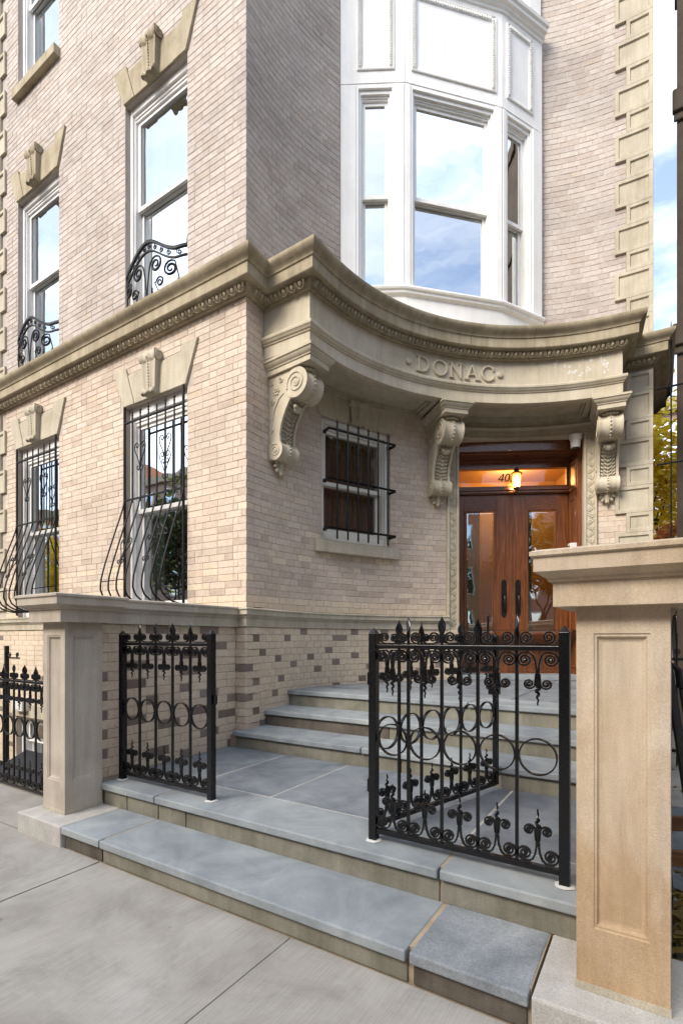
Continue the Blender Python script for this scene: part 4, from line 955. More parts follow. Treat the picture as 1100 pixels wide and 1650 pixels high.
g = MB(FD); g.box(-hwd-0.1, hwd+0.1, -0.36, 0.06, 4.245, 4.386); g.box(-hwd, hwd, -0.30, 0.06, 4.225, 4.246); g.box(-hwd, hwd, -0.04, 0.05, 4.085, 4.226); g.box(-hwd, hwd, -0.07, 0.0, 4.18, 4.226); g.build('head_panel', M['woodh'], house, bevel=0.004)
g = MB(FD); g.box(-hwd, hwd, -0.05, 0.06, 3.69, 3.80); g.box(-hwd, hwd, -0.085, 0.0, 3.735, 3.765); g.box(-hwd, hwd, -0.065, 0.0, 3.70, 3.734); g.box(-hwd, hwd, -0.03, 0.05, 3.80, 3.815)
g.box(-hwd, -hwd+0.03, -0.03, 0.05, 3.815, 4.085); g.box(hwd-0.04, hwd, -0.03, 0.05, 3.815, 4.085); tr = g.build('transom_bar', M['woodh'], house, bevel=0.005)
g = MB(FD); g.quad((-hwd+0.03, 0.01, 3.815), (hwd-0.04, 0.01, 3.815), (hwd-0.04, 0.01, 4.085), (-hwd+0.03, 0.01, 4.085)); g.build('pane', M['glasst'], tr)
# numerals on the transom
def numerals(F, u, w_, z, h_):
    th = h_*0.16; S_ = 0.62*h_
    G = {'4': [([(0.72, 0.0), (0.86, 1.0)], th), ([(0.86, 1.0), (0.0, 0.30)], th*0.8), ([(0.0, 0.28), (1.05, 0.28)], th)], '0': [(ell(0.5, 0.5, 0.42, 0.46, 0, 360, 20), th)],
         '2': [(ell(0.5, 0.72, 0.38, 0.26, 170, -40, 12)+[(0.02, 0.06)], th), ([(0.0, 0.05), (0.95, 0.05)], th)]}
    for k_, ch in enumerate('402'):
        g = MB(F)
        for st_, t_ in G[ch]:
            g.bar([(u+(k_*1.28+x)*S_+y*h_*0.16, w_, z+y*h_) for x, y in st_], t_, 0.006, up=(0, 1, 0) if F is WF else tuple((0, 1, 0)), close=False)
        g.build('house_numeral', M['blacktext'], tr)
numerals(FD, -0.195, -0.002, 3.895, 0.12)
def leaf(u0, u1, hside):
    g = MB(FD); z0, z1 = Z5+0.075, 3.688; a, b = u0+0.003, u1-0.003; st = 0.155
    gu0, gu1, gz0, gz1 = (a+0.155, b-0.215, 1.49, 3.46) if hside > 0 else (a+0.215, b-0.155, 1.49, 3.46)
    g.box(a, gu0, 0, 0.05, z0, z1); g.box(gu1, b, 0, 0.05, z0, z1)
    l_ = g.build('door_leaf', M['wood'], house, bevel=0.004)
    for za, zb_ in ((gz1, z1-0.001), (1.33, gz0), (z0+0.001, z0+0.16)): g = MB(FD); g.box(gu0, gu1, 0.0005, 0.0495, za, zb_); g.build('door_rail', M['woodh'], l_, bevel=0.003)
    g = MB(FD)
    for e, d_, t_ in ((0.0, -0.012, 0.020), (0.022, -0.006, 0.018)):
        g.box(gu0+e, gu0+e+t_, d_, 0.02, gz0+e, gz1-e); g.box(gu1-e-t_, gu1-e, d_, 0.02, gz0+e, gz1-e); g.box(gu0+e+t_, gu1-e-t_, d_, 0.02, gz1-e-t_, gz1-e); g.box(gu0+e+t_, gu1-e-t_, d_, 0.02, gz0+e, gz0+e+t_)
    g.build('glazing_bead', M['wood'], l_, bevel=0.004)
    g = MB(FD); bv = 0.022; e = 0.04; A, B, C_, D_ = gu0+e, gu1-e, gz0+e, gz1-e
    rows = [[(A, 0.020, C_), (B, 0.020, C_), (B, 0.020, D_), (A, 0.020, D_)], [(A+bv, 0.016, C_+bv), (B-bv, 0.016, C_+bv), (B-bv, 0.016, D_-bv), (A+bv, 0.016, D_-bv)]]
    g.grid(rows, True); g.quad(*rows[1]); g.build('pane', M['glassd'], l_)
    g = MB(FD); rows = [[(gu0+q, w_, z0+0.16+q), (gu1-q, w_, z0+0.16+q), (gu1-q, w_, 1.33-q), (gu0+q, w_, 1.33-q)] for q, w_ in ((0, 0.002), (0.012, 0.016), (0.02, 0.016), (0.06, 0.002))]
    g.grid(rows, True); g.quad(*rows[-1]); g.build('raised_panel', M['wood'], l_)
    hx = b-0.10 if hside > 0 else a+0.10
    g = MB(FD); q = 0.040; g.prism([(hx-q*0.9, 1.80), (hx, 1.755), (hx+q*0.9, 1.80), (hx+q, 1.84), (hx+q, 2.30), (hx+q*0.8, 2.345), (hx+q*0.3, 2.352), (hx, 2.372), (hx-q*0.3, 2.352), (hx-q*0.8, 2.345), (hx-q, 2.30), (hx-q, 1.84)], -0.010, 0.001)
    hp = g.build('lock_plate', M['bronze'], l_, bevel=0.003)
    g = MB(FD); g.tube([(hx, -0.01, 2.13), (hx, -0.035, 2.125), (hx, -0.058, 2.09), (hx, -0.06, 1.99), (hx, -0.052, 1.90), (hx, -0.025, 1.865), (hx, -0.01, 1.862)], [0.010, 0.009, 0.010, 0.013, 0.010, 0.009, 0.010], 8)
    g.lathe([(0.012, 0.0), (0.012, -0.016), (0, -0.018)], (hx, -0.01, 2.27), 10, 'w'); g.box(hx-0.012, hx+0.012, -0.04, -0.01, 2.135, 2.142); g.build('handle', M['bronze'], l_, smooth=True)
leaf(-hwd, -0.004, 1); leaf(0.004, hwd, -1)
g = MB(FD); g.box(-0.022, 0.022, -0.014, 0.0, Z5+0.08, 3.685); g.build('astragal', M['wood'], house, bevel=0.006)
g = MB(FD); a = 1.25; g.quad((-a, 1.7, 0.8), (a, 1.7, 0.8), (a, 1.7, 4.4), (-a, 1.7, 4.4)); g.quad((-a, 0.06, 0.8), (-a, 1.7, 0.8), (-a, 1.7, 4.4), (-a, 0.06, 4.4)); g.quad((a, 0.06, 0.8), (a, 1.7, 0.8), (a, 1.7, 4.4), (a, 0.06, 4.4)); g.quad((-a, 0.06, 4.395), (a, 0.06, 4.395), (a, 1.7, 4.395), (-a, 1.7, 4.395)); g.quad((-a, 0.06, Z5), (a, 0.06, Z5), (a, 1.7, Z5), (-a, 1.7, Z5)); g.build('vestibule_wall', M['roomwarm'], house)
for (a, b) in ((-0.78, -0.42), (0.30, 0.40)):
    g = MB(FD); n2 = 12; g.grid([[(a+(b-a)*i/n2, 0.30+0.02*sin(i*2.1), z) for i in range(n2+1)] for z in (0.9, 3.6)]); g.build('curtain', M['curtain'], house)
vl = bpy.data.lights.new('vestibule_lamp', 'POINT'); vl.energy = 11; vl.color = (1.0, 0.60, 0.25); vl.shadow_soft_size = 0.12
vo = bpy.data.objects.new('vestibule_lamp', vl); COL.objects.link(vo); vo.location = FD(0.25, 0.9, 4.15)

# hanging lantern (lit)
FL = arcframe(DA-0.55, 4.075); lp = FL(0, 0, 0)
t = thing('hanging_lantern', 'lit amber glass lantern hanging on a short chain before the transom', 'lantern', (lp.x, lp.y, 4.225))
Fz = Fr((lp.x, lp.y), (1, 0))
g = MB(Fz); g.lathe([(0.0, 4.245), (0.062, 4.245), (0.062, 4.236), (0.045, 4.228), (0.018, 4.215), (0.010, 4.205), (0, 4.205)]); g.build('ceiling_rose', M['brass'], t, smooth=True)
g = MB(Fz)
for i in range(6):
    z = 4.198-i*0.027; a = (i % 2)*pi/2; g.tube([(0.009*cos(q)*cos(a), 0.009*cos(q)*sin(a), z+0.017*sin(q)) for q in [2*pi*k_/12 for k_ in range(12)]], 0.003, 5, close=True)
g.build('chain', M['brass'], t, smooth=True)
g = MB(Fz); g.lathe([(0, 4.065), (0.010, 4.06), (0.012, 4.045), (0.030, 4.035), (0.045, 4.015), (0.030, 4.005), (0.040, 3.995), (0.085, 3.965), (0.088, 3.950), (0.070, 3.946), (0, 3.944)], n=8); g.build('lantern_cap', M['brass'], t)
g = MB(Fz); g.lathe([(0.064, 3.944), (0.066, 3.90), (0.056, 3.80), (0.044, 3.745)], n=8); g.build('lantern_glass', M['amber'], t)
g = MB(Fz)
for k_ in range(8):
    a = 2*pi*k_/8; g.tube([(0.067*cos(a), 0.067*sin(a), 3.948), (0.069*cos(a), 0.069*sin(a), 3.90), (0.059*cos(a), 0.059*sin(a), 3.80), (0.046*cos(a), 0.046*sin(a), 3.742)], 0.0035, 5)
g.lathe([(0.050, 3.748), (0.052, 3.738), (0.035, 3.720), (0.014, 3.708), (0.010, 3.690), (0.014, 3.680), (0.008, 3.665), (0.004, 3.63), (0, 3.618)]); g.build('lantern_frame', M['brass'], t, smooth=30)
g = MB(Fz); g.lathe_e((0, 0, 3.86), 0.026, 0.026, 0.055, 12, 8); g.build('bulb', M['bulb'], t, smooth=True)
pl = bpy.data.lights.new('lantern_light', 'POINT'); pl.energy = 7; pl.color = (1.0, 0.6, 0.24); pl.shadow_soft_size = 0.03
po = bpy.data.objects.new('lantern_light', pl); COL.objects.link(po); po.location = (lp.x, lp.y, 3.79)

# security camera and entry phone
Fs = arcframe(105.6, RW-0.02); p = Fs(0, 0.0, 0)
t = thing('security_camera', 'white dome security camera under the carved stone door lintel', 'camera', (p.x, p.y, 4.385))
Fz = Fr((p.x, p.y), (1, 0)); g = MB(Fz); g.lathe([(0, 4.388), (0.088, 4.388), (0.090, 4.345), (0.082, 4.325), (0.072, 4.32), (0.066, 4.22), (0.060, 4.205), (0, 4.205)], n=20); g.build('housing', M['plastic'], t, smooth=30)
g = MB(Fz); g.lathe([(0.052, 4.206), (0.048, 4.190), (0.03, 4.175), (0, 4.170)], n=16); g.build('dome', M['blacktext'], t, smooth=True)
g = MB(FD); a = hwd; g.box(a-0.10, a-0.001, -0.34, -0.24, 2.50, 2.86); o = g.build('entry_phone', M['plastic'], None, bevel=0.006); tag(o, 'small white entry phone box on the right door reveal', 'entry phone')
g = MB(FD); g.box(a-0.103, a-0.1005, -0.325, -0.255, 2.60, 2.82); g.build('screen', M['blacktext'], o)

# ------------------------------------------------------------------ white bay window
Bp = [Vector((-3.583, 5.690)), Vector((-2.844, 6.117)), Vector((-1.834, 7.127)), Vector((-1.440, 7.810))]
bay = MB(); bay.cm = 0
def bnorm():
    out_ = []
    for i in range(4):
        ds = []
        if i > 0: d_ = (Bp[i]-Bp[i-1]).normalized(); ds.append(Vector((d_.y, -d_.x)))
        if i < 3: d_ = (Bp[i+1]-Bp[i]).normalized(); ds.append(Vector((d_.y, -d_.x)))
        m_ = (ds[0]+ds[-1]).normalized(); out_.append(m_/m_.dot(ds[0]))
    return out_
BN = bnorm()
def baysweep(prof, name, smooth=25, mat='white'):
    g = MB(); rows = [[(Bp[i].x+BN[i].x*e, Bp[i].y+BN[i].y*e, z) for e, z in prof] for i in range(4)]
    g.grid(rows); k_ = len(prof); g.quad(*rows[0]); g.quad(*rows[-1]); return g.build(name, M[mat], house, smooth=smooth)
baysweep([(-0.2, 5.50), (-0.01, 5.50), (-0.01, 5.99), (-0.2, 5.99)], 'bay_apron')
baysweep([(-0.2, 5.985), (-0.005, 5.985), (0.010, 6.00), (0.030, 6.012), (0.034, 6.03), (0.034, 6.045), (0.055, 6.055), (0.062, 6.075), (0.058, 6.095), (0.02, 6.105), (-0.2, 6.11)], 'bay_sill')
def bface(i): d_ = Bp[i+1]-Bp[i]; return Fr(Bp[i], (d_.x, d_.y)), d_.length
def panel(F, a, b, z0, z1, parent):
    g = MB(F); e = 0.055
    rows = [[(a+q, w_, z0+q), (b-q, w_, z0+q), (b-q, w_, z1-q), (a+q, w_, z1-q)] for q, w_ in ((0, 0), (0.0, -0.018), (0.010, -0.022), (0.016, -0.012), (e+0.016, -0.004), (e+0.022, 0.012))]
    g.grid(rows, True); g.quad(*rows[-1]); o = g.build('bay_panel', M['white'], parent)
    g = MB(F); Z = z0+0.03
    def lump(u, z, rot): g.lathe_e((u, -0.014, z), 0.027 if not rot else 0.014, 0.022, 0.014 if not rot else 0.027, 8, 5)
    k_ = int((z1-z0-0.09)/0.034)
    for j in range(k_):
        z = z0+0.055+j*0.034
        for u in (a+0.044, b-0.044): lump(u, z, False)
    k_ = int((b-a-0.09)/0.034)
    for j in range(k_): lump(a+0.06+j*0.034, z1-0.044, True)
    g.build('beaded_moulding', M['white'], parent, smooth=True)
wn = []
for i in range(3):
    F, Lf = bface(i); m0, m1 = ((0.24, 0.17), (0.11, 0.13), (0.10, 0.23))[i]
    g = MB(F)
    g.box(0.0015, m0, -0.0, 0.12, 6.10, 8.80); g.box(Lf-m1, Lf-0.0015, 0.0, 0.12, 6.10, 8.80)
    g.box(0.0015, Lf-0.0015, 0.0, 0.12, 8.80, 10.12)
    g.box(m0, Lf-m1, 0.0, 0.12, 8.755, 8.80)
    wall_ = g.build('bay_wall', M['white'], house)
    g = MB(F); e = 0.03
    g.box(0.010, m0-0.035, -0.012, 0, 6.11, 8.795) if m0 > 0.08 else None
    g.box(Lf-m1+0.035, Lf-0.012, -0.012, 0, 6.11, 8.795); g.build('pilaster', M['white'], wall_, bevel=0.003)
    window(F, m0+0.001, Lf-m1-0.001, 6.10, 8.754, 7.39, rec=0.03, cas=0.028, head=0.095, sill=0.04, st=0.042, rm=False, cur=None)
    panel(F, m0-0.02, Lf-m1+0.03, 8.985, 10.03, wall_)
    # storey above
    g = MB(F); g.box(0.0015, m0, 0.02, 0.12, 10.3, 11.9); g.box(Lf-m1, Lf-0.0015, 0.02, 0.12, 10.3, 11.9); g.box(m0, Lf-m1, 0.02, 0.12, 10.3, 10.42); g.build('bay_wall', M['white'], house)
    window(F, m0+0.001, Lf-m1-0.001, 10.42, 11.95, 11.5, rec=0.05, cas=0.028, head=0.095, sill=0.04, st=0.042, rm=False)
baysweep([(-0.2, 8.812), (0.006, 8.812), (0.008, 8.818), (0.006, 8.824), (-0.2, 8.824)], 'joint_bead', smooth=False)
baysweep([(-0.2, 10.115), (0.0, 10.115), (0.02, 10.125), (0.025, 10.150), (0.05, 10.165), (0.060, 10.190), (0.095, 10.200), (0.10, 10.240), (0.125, 10.255), (0.135, 10.290), (0.10, 10.30), (-0.2, 10.32)], 'bay_cornice')
g = MB(); 
for z in (5.6, 12.0): g.quad(*[(p_.x, p_.y, z) for p_ in Bp]+[(-1.5, 9.5, z), (-5.0, 7.5, z)]) if z > 6 else None
q_ = [Bp[0]+Vector((-0.15, 0.1)), Vector((-4.6, 7.9)), Vector((-2.9, 9.9)), Bp[3]+Vector((-0.1, 0.15))]
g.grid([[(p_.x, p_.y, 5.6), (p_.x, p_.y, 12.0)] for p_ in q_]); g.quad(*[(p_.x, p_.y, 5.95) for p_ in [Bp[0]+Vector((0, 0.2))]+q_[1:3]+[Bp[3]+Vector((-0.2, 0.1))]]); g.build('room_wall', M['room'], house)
for i, (a, b) in enumerate(((0.3, 0.5), (0.2, 0.42), (0.2, 0.3))):
    pass
#PART4
# ================================================================== IRONWORK
def rod(g, a, b, r, n=6): g.tube([a, b], r, n)
def fleur(g, x, w_, z, s_=1.0):
    g.tube([(x, w_, z-0.03), (x, w_, z+0.065*s_)], [0.009, 0.003], 6)
    for q in (-1, 1):
        g.tube([(x, w_, z), (x+q*0.018*s_, w_, z+0.010), (x+q*0.026*s_, w_, z+0.026*s_)], [0.006, 0.005, 0.002], 5)
    g.lathe([(0.004, -0.012), (0.014, -0.008), (0.014, -0.002), (0.004, 0.002)], (x, w_, z-0.02), 8); g.lathe([(0.004, -0.012), (0.013, -0.008), (0.013, -0.002), (0.004, 0.002)], (x, w_, z+0.02), 8)
def heart(g, x, w_, z, s_, dw=0.0):
    # a heart of two C scrolls wrapped round a bar
    for q in (-1, 1):
        top = [(x+q*(0.034*s_)+0.0+q*a_*0, w_, 0) for a_ in ()]
        P_ = [(x+q*px_, w_+dw*pz_, z+pz_) for px_, pz_ in [(0.006*s_, -0.13*s_), (0.026*s_, -0.158*s_), (0.046*s_, -0.140*s_), (0.040*s_, -0.115*s_), (0.026*s_, -0.118*s_)][::-1]]
        P_ += [(x+q*px_*s_, w_+dw*pz_*s_, z+pz_*s_) for px_, pz_ in [(0.010, -0.12), (0.014, -0.08), (0.036, -0.03), (0.066, 0.02), (0.084, 0.06), (0.080, 0.098), (0.056, 0.118), (0.030, 0.108), (0.022, 0.084), (0.036, 0.066), (0.054, 0.074), (0.052, 0.09)]]
        g.tube(P_, 0.0068, 5)
def belly(z):       # projection of the pot-bellied bars below the middle rail
    pts = [(3.245, 0.0), (3.10, 0.030), (2.90, 0.105), (2.60, 0.205), (2.35, 0.285), (2.15, 0.335), (2.04, 0.335), (1.96, 0.295), (1.90, 0.22), (1.865, 0.12), (1.85, 0.0)]
    for (z0, p0), (z1, p1) in zip(pts[:-1], pts[1:]):
        if z1 <= z <= z0: return p0+(p1-p0)*(z0-z)/(z0-z1)
    return 0
def grille(x0, x1, lab):
    t = thing('belly_window_grille', lab, 'window grille', ((x0+x1)/2, YA, 1.85), 'belly window grilles on the street front')
    F = Fr((0, YA-0.03), (1, 0)); a, b = x0+0.03, x1-0.03
    for x in (a, b):
        g = MB(F); g.box(x-0.012, x+0.012, -0.012, 0.012, 1.80, 4.47); g.build('side_post', M['ironold'], t)
    for z in (4.255, 3.245):
        g = MB(F); g.box(a+0.0125, b-0.0125, -0.014, 0.014, z-0.008, z+0.008); g.build('rail', M['ironold'], t)
    g = MB(F); g.box(a+0.0125, b-0.0125, -0.010, 0.010, 1.842, 1.854); g.build('rail', M['ironold'], t)
    n2 = 7; xs_ = [a+(b-a)*i/n2 for i in range(1, n2)]
    for i, x in enumerate(xs_):
        g = MB(F); rod(g, (x, 0, 3.20), (x, 0, 4.36), 0.011); g.build('bar', M['ironold'], t, smooth=True)
        if i != 3: g = MB(F); fleur(g, x, 0, 4.355); g.build('finial', M['ironold'], t, smooth=True)
    zz = [3.245, 3.15, 3.0, 2.85, 2.7, 2.55, 2.4, 2.28, 2.18, 2.11, 2.05, 2.0, 1.96, 1.925, 1.895, 1.875, 1.86, 1.85]
    for x in [a]+xs_+[b]:
        g = MB(F); g.tube([(x, -belly(z)-0.004, z) for z in zz], 0.0115, 6); g.build('curved_bar', M['ironold'], t, smooth=True)
    for x in (a, b):
        g = MB(F); rod(g, (x, -belly(2.15), 2.15), (x, 0, 2.22), 0.007); g.build('brace', M['ironold'], t, smooth=True)
    for i, z, dz in ((1, 3.80, 0), (4, 3.80, 0)):
        g = MB(F); heart(g, xs_[i], -0.004, z, 1.3); g.build('heart_scroll', M['ironold'], t, smooth=True)
    for i in (1, 4):
        z = 2.55; g = MB(F); heart(g, xs_[i], -belly(z)-0.008, z, 1.2, dw=0.34); g.build('heart_scroll', M['ironold'], t, smooth=True)
    return t
grille(-5.965, -4.772, 'black pot bellied grille on the ground floor window nearest the building corner')
grille(-8.757, -7.56, 'black pot bellied grille on the farther ground floor window, partly behind the far pier')

# flat standoff grille on the small window of the curved wall
F = arcframe(155.5, RW*cos(radians(8.42))); p = F(0, -0.12, 2.72)
t = thing('straight_window_grille', 'six black bars held off the small window of the curved wall by three straps', 'window grille', tuple(p))
for z in (4.11, 3.475, 2.845):
    g = MB(F); g.box(-0.545, 0.545, -0.150, -0.142, z-0.006, z+0.022)
    for s_ in (-1, 1): g.box(s_*0.545-0.004, s_*0.545+0.004, -0.142, 0.0, z-0.012, z+0.026); g.box(min(s_*0.541, s_*0.50), max(s_*0.541, s_*0.50), -0.006, 0.0, z-0.012, z+0.026)
    g.build('strap', M['iron'], t)
for i in range(6):
    x = -0.43+0.165*i; g = MB(F); rod(g, (x, -0.160, 2.715), (x, -0.160, 4.20), 0.0120); fleur(g, x, -0.160, 4.195, 0.9); g.build('bar', M['iron'], t, smooth=True)

# balconettes in the upper windows
def balconette(x0, x1, lab):
    t = thing('balconette', lab, 'window railing', ((x0+x1)/2, YA+0.03, 5.56), 'wrought iron window railings above the cornice')
    F = Fr(((x0+x1)/2, YA+0.035), (1, 0)); hw_ = (x1-x0)/2-0.012
    top = lambda x: 6.135+0.21*(0.5+0.5*cos(pi*min(1, abs(x)/(hw_*0.80))))+0.05*max(0, abs(x)/hw_-0.8)*5
    xs_ = [-hw_+2*hw_*i/36 for i in range(37)]
    def brk(x): return -0.15*(1-(abs(x)/hw_)**4)
    g = MB(F); g.bar([(x, brk(x), top(x)) for x in xs_], 0.034, 0.030, up=(0, 1, 0)); g.build('top_rail', M['ironold'], t)
    g = MB(F); g.bar([(x, brk(x), top(x)-0.115) for x in xs_], 0.020, 0.022, up=(0, 1, 0)); g.build('second_rail', M['ironold'], t)
    g = MB(F); g.bar([(x, brk(x)*0.6, 5.60) for x in xs_], 0.014, 0.010, up=(0, 1, 0)); g.build('bottom_rail', M['ironold'], t)
    def sc(nm, P_, r0=0.017):
        g = MB(F); n3 = len(P_); g.tube([(x, brk(x), z) for x, z in P_], [max(0.006, r0*(1-0.5*abs(2*i/(n3-1)-1))) for i in range(n3)], 5); g.build(nm, M['ironold'], t, smooth=True)
    for s_ in (-1, 1):
        sp = [(s_*x, z) for x, z in spiral2(0.17, 6.02, 0.115, 0.02, radians(180), 1.9, sgn=-1)]
        sc('scroll', [(s_*0.01, 5.62), (s_*0.012, 5.75), (s_*0.03, 5.90)]+sp)
        sp = [(s_*x, z) for x, z in spiral2(0.40, 5.90, 0.105, 0.02, radians(30), 1.9, sgn=1)]
        sc('scroll', [(s_*0.22, 5.62), (s_*0.40, 5.66), (s_*0.50, 5.78)]+sp[1:])
        sc('scroll', [(s_*0.30, 5.62), (s_*0.20, 5.70), (s_*0.15, 5.80)]+[(s_*x, z) for x, z in spiral2(0.24, 5.78, 0.07, 0.015, radians(170), 1.5, sgn=-1)], 0.014)
        sc('scroll', [(s_*x, z) for x, z in spiral2(0.50, 5.70, 0.06, 0.015, radians(90), 1.6, sgn=-1)], 0.014)
        for x in (0.05, 0.16, 0.27, 0.38, 0.50):
            sc('scroll', [(s_*xx, z) for xx, z in spiral2(x, top(x)-0.058, 0.034, 0.008, radians(100), 1.4)], 0.010)
        g = MB(F)
        for k_ in range(3): g.lathe_e((s_*(hw_-0.02), 0.0, top(hw_)+0.03+0.035*k_), 0.018-0.003*k_, 0.018-0.003*k_, 0.022, 8, 5)
        g.build('end_finial', M['ironold'], t, smooth=True)
balconette(-5.965, -4.772, 'curly wrought iron railing in the upper window nearest the building corner')
balconette(-8.757, -7.56, 'curly wrought iron railing in the farther upper window at the left')

# gate panels --------------------------------------------------------------
def uJ(flip):       # one scroll tree rising from a rail
    g = MB(); s = -1 if flip else 1; sec = dict(th=0.0085, dp=0.015)
    for q in (-1, 1):
        sp = spiral2(0.060, 0.047, 0.039, 0.007, radians(-100), 2.1, sgn=1)
        P_ = [(q*0.0045, 0, s*0.19), (q*0.0045, 0, s*0.10), (q*0.010, 0, s*0.055), (q*0.022, 0, s*0.024), (q*0.038, 0, s*0.010)]+[(q*x, 0, s*y) for x, y in sp[1:]]
        g.bar(P_, **sec)
        sp = spiral2(0.040, 0.170, 0.028, 0.006, radians(165), 1.8, sgn=-1)
        P_ = [(q*0.008, 0, s*0.12), (q*0.010, 0, s*0.145)]+[(q*x, 0, s*y) for x, y in sp]
        g.bar(P_, **sec)
        g.lathe_e((q*0.060, 0, s*0.047), 0.009, 0.009, 0.009, 6, 4); g.lathe_e((q*0.040, 0, s*0.170), 0.008, 0.008, 0.008, 6, 4)
    n3 = 26; P_ = [(0.009*(1-i/n3)*sin(i*0.72), 0.009*(1-i/n3)*cos(i*0.72), s*(0.185+0.095*i/n3)) for i in range(n3+1)]
    g.tube(P_, [0.0095*(1-0.6*i/n3) for i in range(n3+1)], 6)
    g.lathe([(0.006, 0), (0.012, 0.004), (0.012, 0.014), (0.006, 0.018)], (0, 0, s*0.10-0.009), 8)
    return g.mesh('scroll_tree', M['iron'], 30)
mTree, mDrop = uJ(False), uJ(True)
def uC(half):       # C scroll lying on the top rail, from bar to bar
    g = MB()
    for q in (-1, 1):
        sp = spiral2(half-0.045, 0.040, 0.032, 0.006, radians(-80), 1.9, sgn=1)
        P_ = [(0, 0, 0.006), (q*(half-0.055), 0, 0.006)]+[(q*x, 0, y) for x, y in sp]
        g.bar(P_, 0.0078, 0.015)
    return g.mesh('rail_scroll', M['iron'], 30)
def uFl():
    g = MB(); rows = []
    for i in range(15):
        t_ = i/14; z = 0.025+0.125*t_; r_ = 0.0215*max(0.0, sin(pi*min(1, t_*1.02+0.02)))**0.8+0.001; a = t_*2.6; row = []
        for k_ in range(8):
            b = 2*pi*k_/8; x, y = r_*cos(b), r_*0.42*sin(b); row.append((x*cos(a)-y*sin(a), x*sin(a)+y*cos(a), z))
        rows.append(row)
    g.grid(rows, True); g.tube([(0, 0, -0.01), (0, 0, 0.04)], [0.011, 0.006], 8); return g.mesh('flame_finial', M['iron'], True)
mFl = uFl()
def ringm(r_):
    g = MB(); g.bar([(r_*cos(2*pi*i/40), 0, r_*sin(2*pi*i/40)) for i in range(40)], 0.006, 0.020, close=True); return g.mesh('ring', M['iron'], 30)
def panel_(name, lab, p0, p1, zb, nb, posts=(True, True), group=None, cat='gate panel', sc_=1.0, postw=0.045, ztop=1.40, zp=1.475, lift=0.06, caulk=True, zring=0.89, mat='iron'):
    d_ = Vector((p1[0]-p0[0], p1[1]-p0[1])); Ln = d_.length; F = Fr(p0, (d_.x, d_.y)); rz = atan2(d_.y, d_.x)
    t = thing(name, lab, cat, (p0[0], p0[1], zb), group)
    for i, x in enumerate((0, Ln)):
        if not posts[i]: continue
        g = MB(F); q = postw/2; zs_ = zb if posts[i] != 'up' else zb+lift-0.01
        g.box(x-q, x+q, -q, q, zs_, zp-0.0); r_ = [(x-q, -q), (x+q, -q), (x+q, q), (x-q, q)]
        g.add([(a, b, zp+0.001) for a, b in r_]+[(x, 0, zp+0.032)], [(0, 1, 4), (1, 2, 4), (2, 3, 4), (3, 0, 4), (0, 3, 2, 1)]); g.build('post', M[mat], t, bevel=0.002)
        if caulk and posts[i] is True:
            g = MB(F); r3 = random.Random(i+int(Ln*100)); g.add([((x+(0.040+0.010*r3.random())*cos(2*pi*k_/16)), (0.040+0.010*r3.random())*sin(2*pi*k_/16), zb+0.0035) for k_ in range(16)]+[(x+0.030*cos(2*pi*k_/16), 0.030*sin(2*pi*k_/16), zb+0.010) for k_ in range(16)], [(k_, (k_+1) % 16, 16+(k_+1) % 16, 16+k_) for k_ in range(16)]+[tuple(range(16, 32))]); g.build('caulk_ring', M['caulk'], t, smooth=True)
    q = postw/2+0.0005
    for nm, z, h_ in (('top_rail', ztop, 0.011), ('bottom_rail', zb+lift, 0.013)):
        g = MB(F); g.box(q, Ln-q, -0.015, 0.015, z-h_, z+h_); g.build(nm, M[mat], t, bevel=0.002)
    gap_ = (Ln-postw)/nb
    mC = uC(gap_/2); rr = gap_/2-0.010; mR = ringm(rr)
    for i in range(1, nb):
        x = postw/2+gap_*i; g = MB(F); g.box(x-0.0075, x+0.0075, -0.0075, 0.0075, zb+lift+0.0135, ztop-0.0115); g.build('bar', M[mat], t)
        p = F(x, 0, ztop+0.012); inst('flame_finial', mFl, t, p, rz+i*0.9)
    for i in range(nb):
        x = postw/2+gap_*(i+0.5); s2 = min(1.15, gap_/0.195)
        inst('scroll_tree', mTree, t, F(x, 0, zb+lift+0.013), rz, scale=(s2, 1, 0.92)); inst('hanging_scroll', mDrop, t, F(x, 0, ztop-0.011), rz, scale=(s2, 1, 0.92))
        inst('rail_scroll', mC, t, F(x, 0, ztop+0.011), rz); inst('ring', mR, t, F(x, 0, zring), rz)
    return t, F, Ln
GY = 2.495
panel_('iron_gate_panel', 'fixed black scrollwork panel beside the far pier, in front of the cheek wall', (-3.625, GY), (-2.630, GY), Z2, 5, group='black iron gate panels on the landing')
t, F, Ln = panel_('iron_gate_panel', 'fixed black scrollwork panel beside the near pier, with the open leaf behind it', (-1.350, GY), (-0.362, GY), Z2, 5, group='black iron gate panels on the landing')
for z in (0.62, 1.22):
    g = MB(F); g.box(-0.036, -0.0228, -0.012, 0.012, z-0.035, z+0.035); g.build('hinge', M['iron'], t)
t, F, Ln = panel_('open_gate_leaf', 'open black scrollwork gate leaf swung inwards from its hinge post, lever latch on its end', (-1.388, GY+0.055), (-1.02, 3.775), Z2, 6, posts=('up', 'up'), postw=0.034, group='black iron gate panels on the landing', caulk=False, ztop=1.395, zp=1.455)
g = MB(F); x = Ln; g.box(x-0.055, x+0.02, -0.03, 0.03, 1.03, 1.19); g.build('lock_box', M['iron'], t, bevel=0.004)
g = MB(F); g.box(x-0.16, x+0.08, -0.048, -0.032, 1.085, 1.105); g.lathe_e((x-0.165, -0.04, 1.095), 0.014, 0.014, 0.014, 8, 6); g.build('latch_lever', M['iron'], t)
g = MB(F); g.tube([(x-0.10, 0, 1.39), (x-0.10, 0, 1.60)], [0.010, 0.009], 8); g.lathe_e((x-0.10, 0, 1.605), 0.012, 0.012, 0.012, 8, 6); g.build('drop_rod', M['iron'], t, smooth=True)
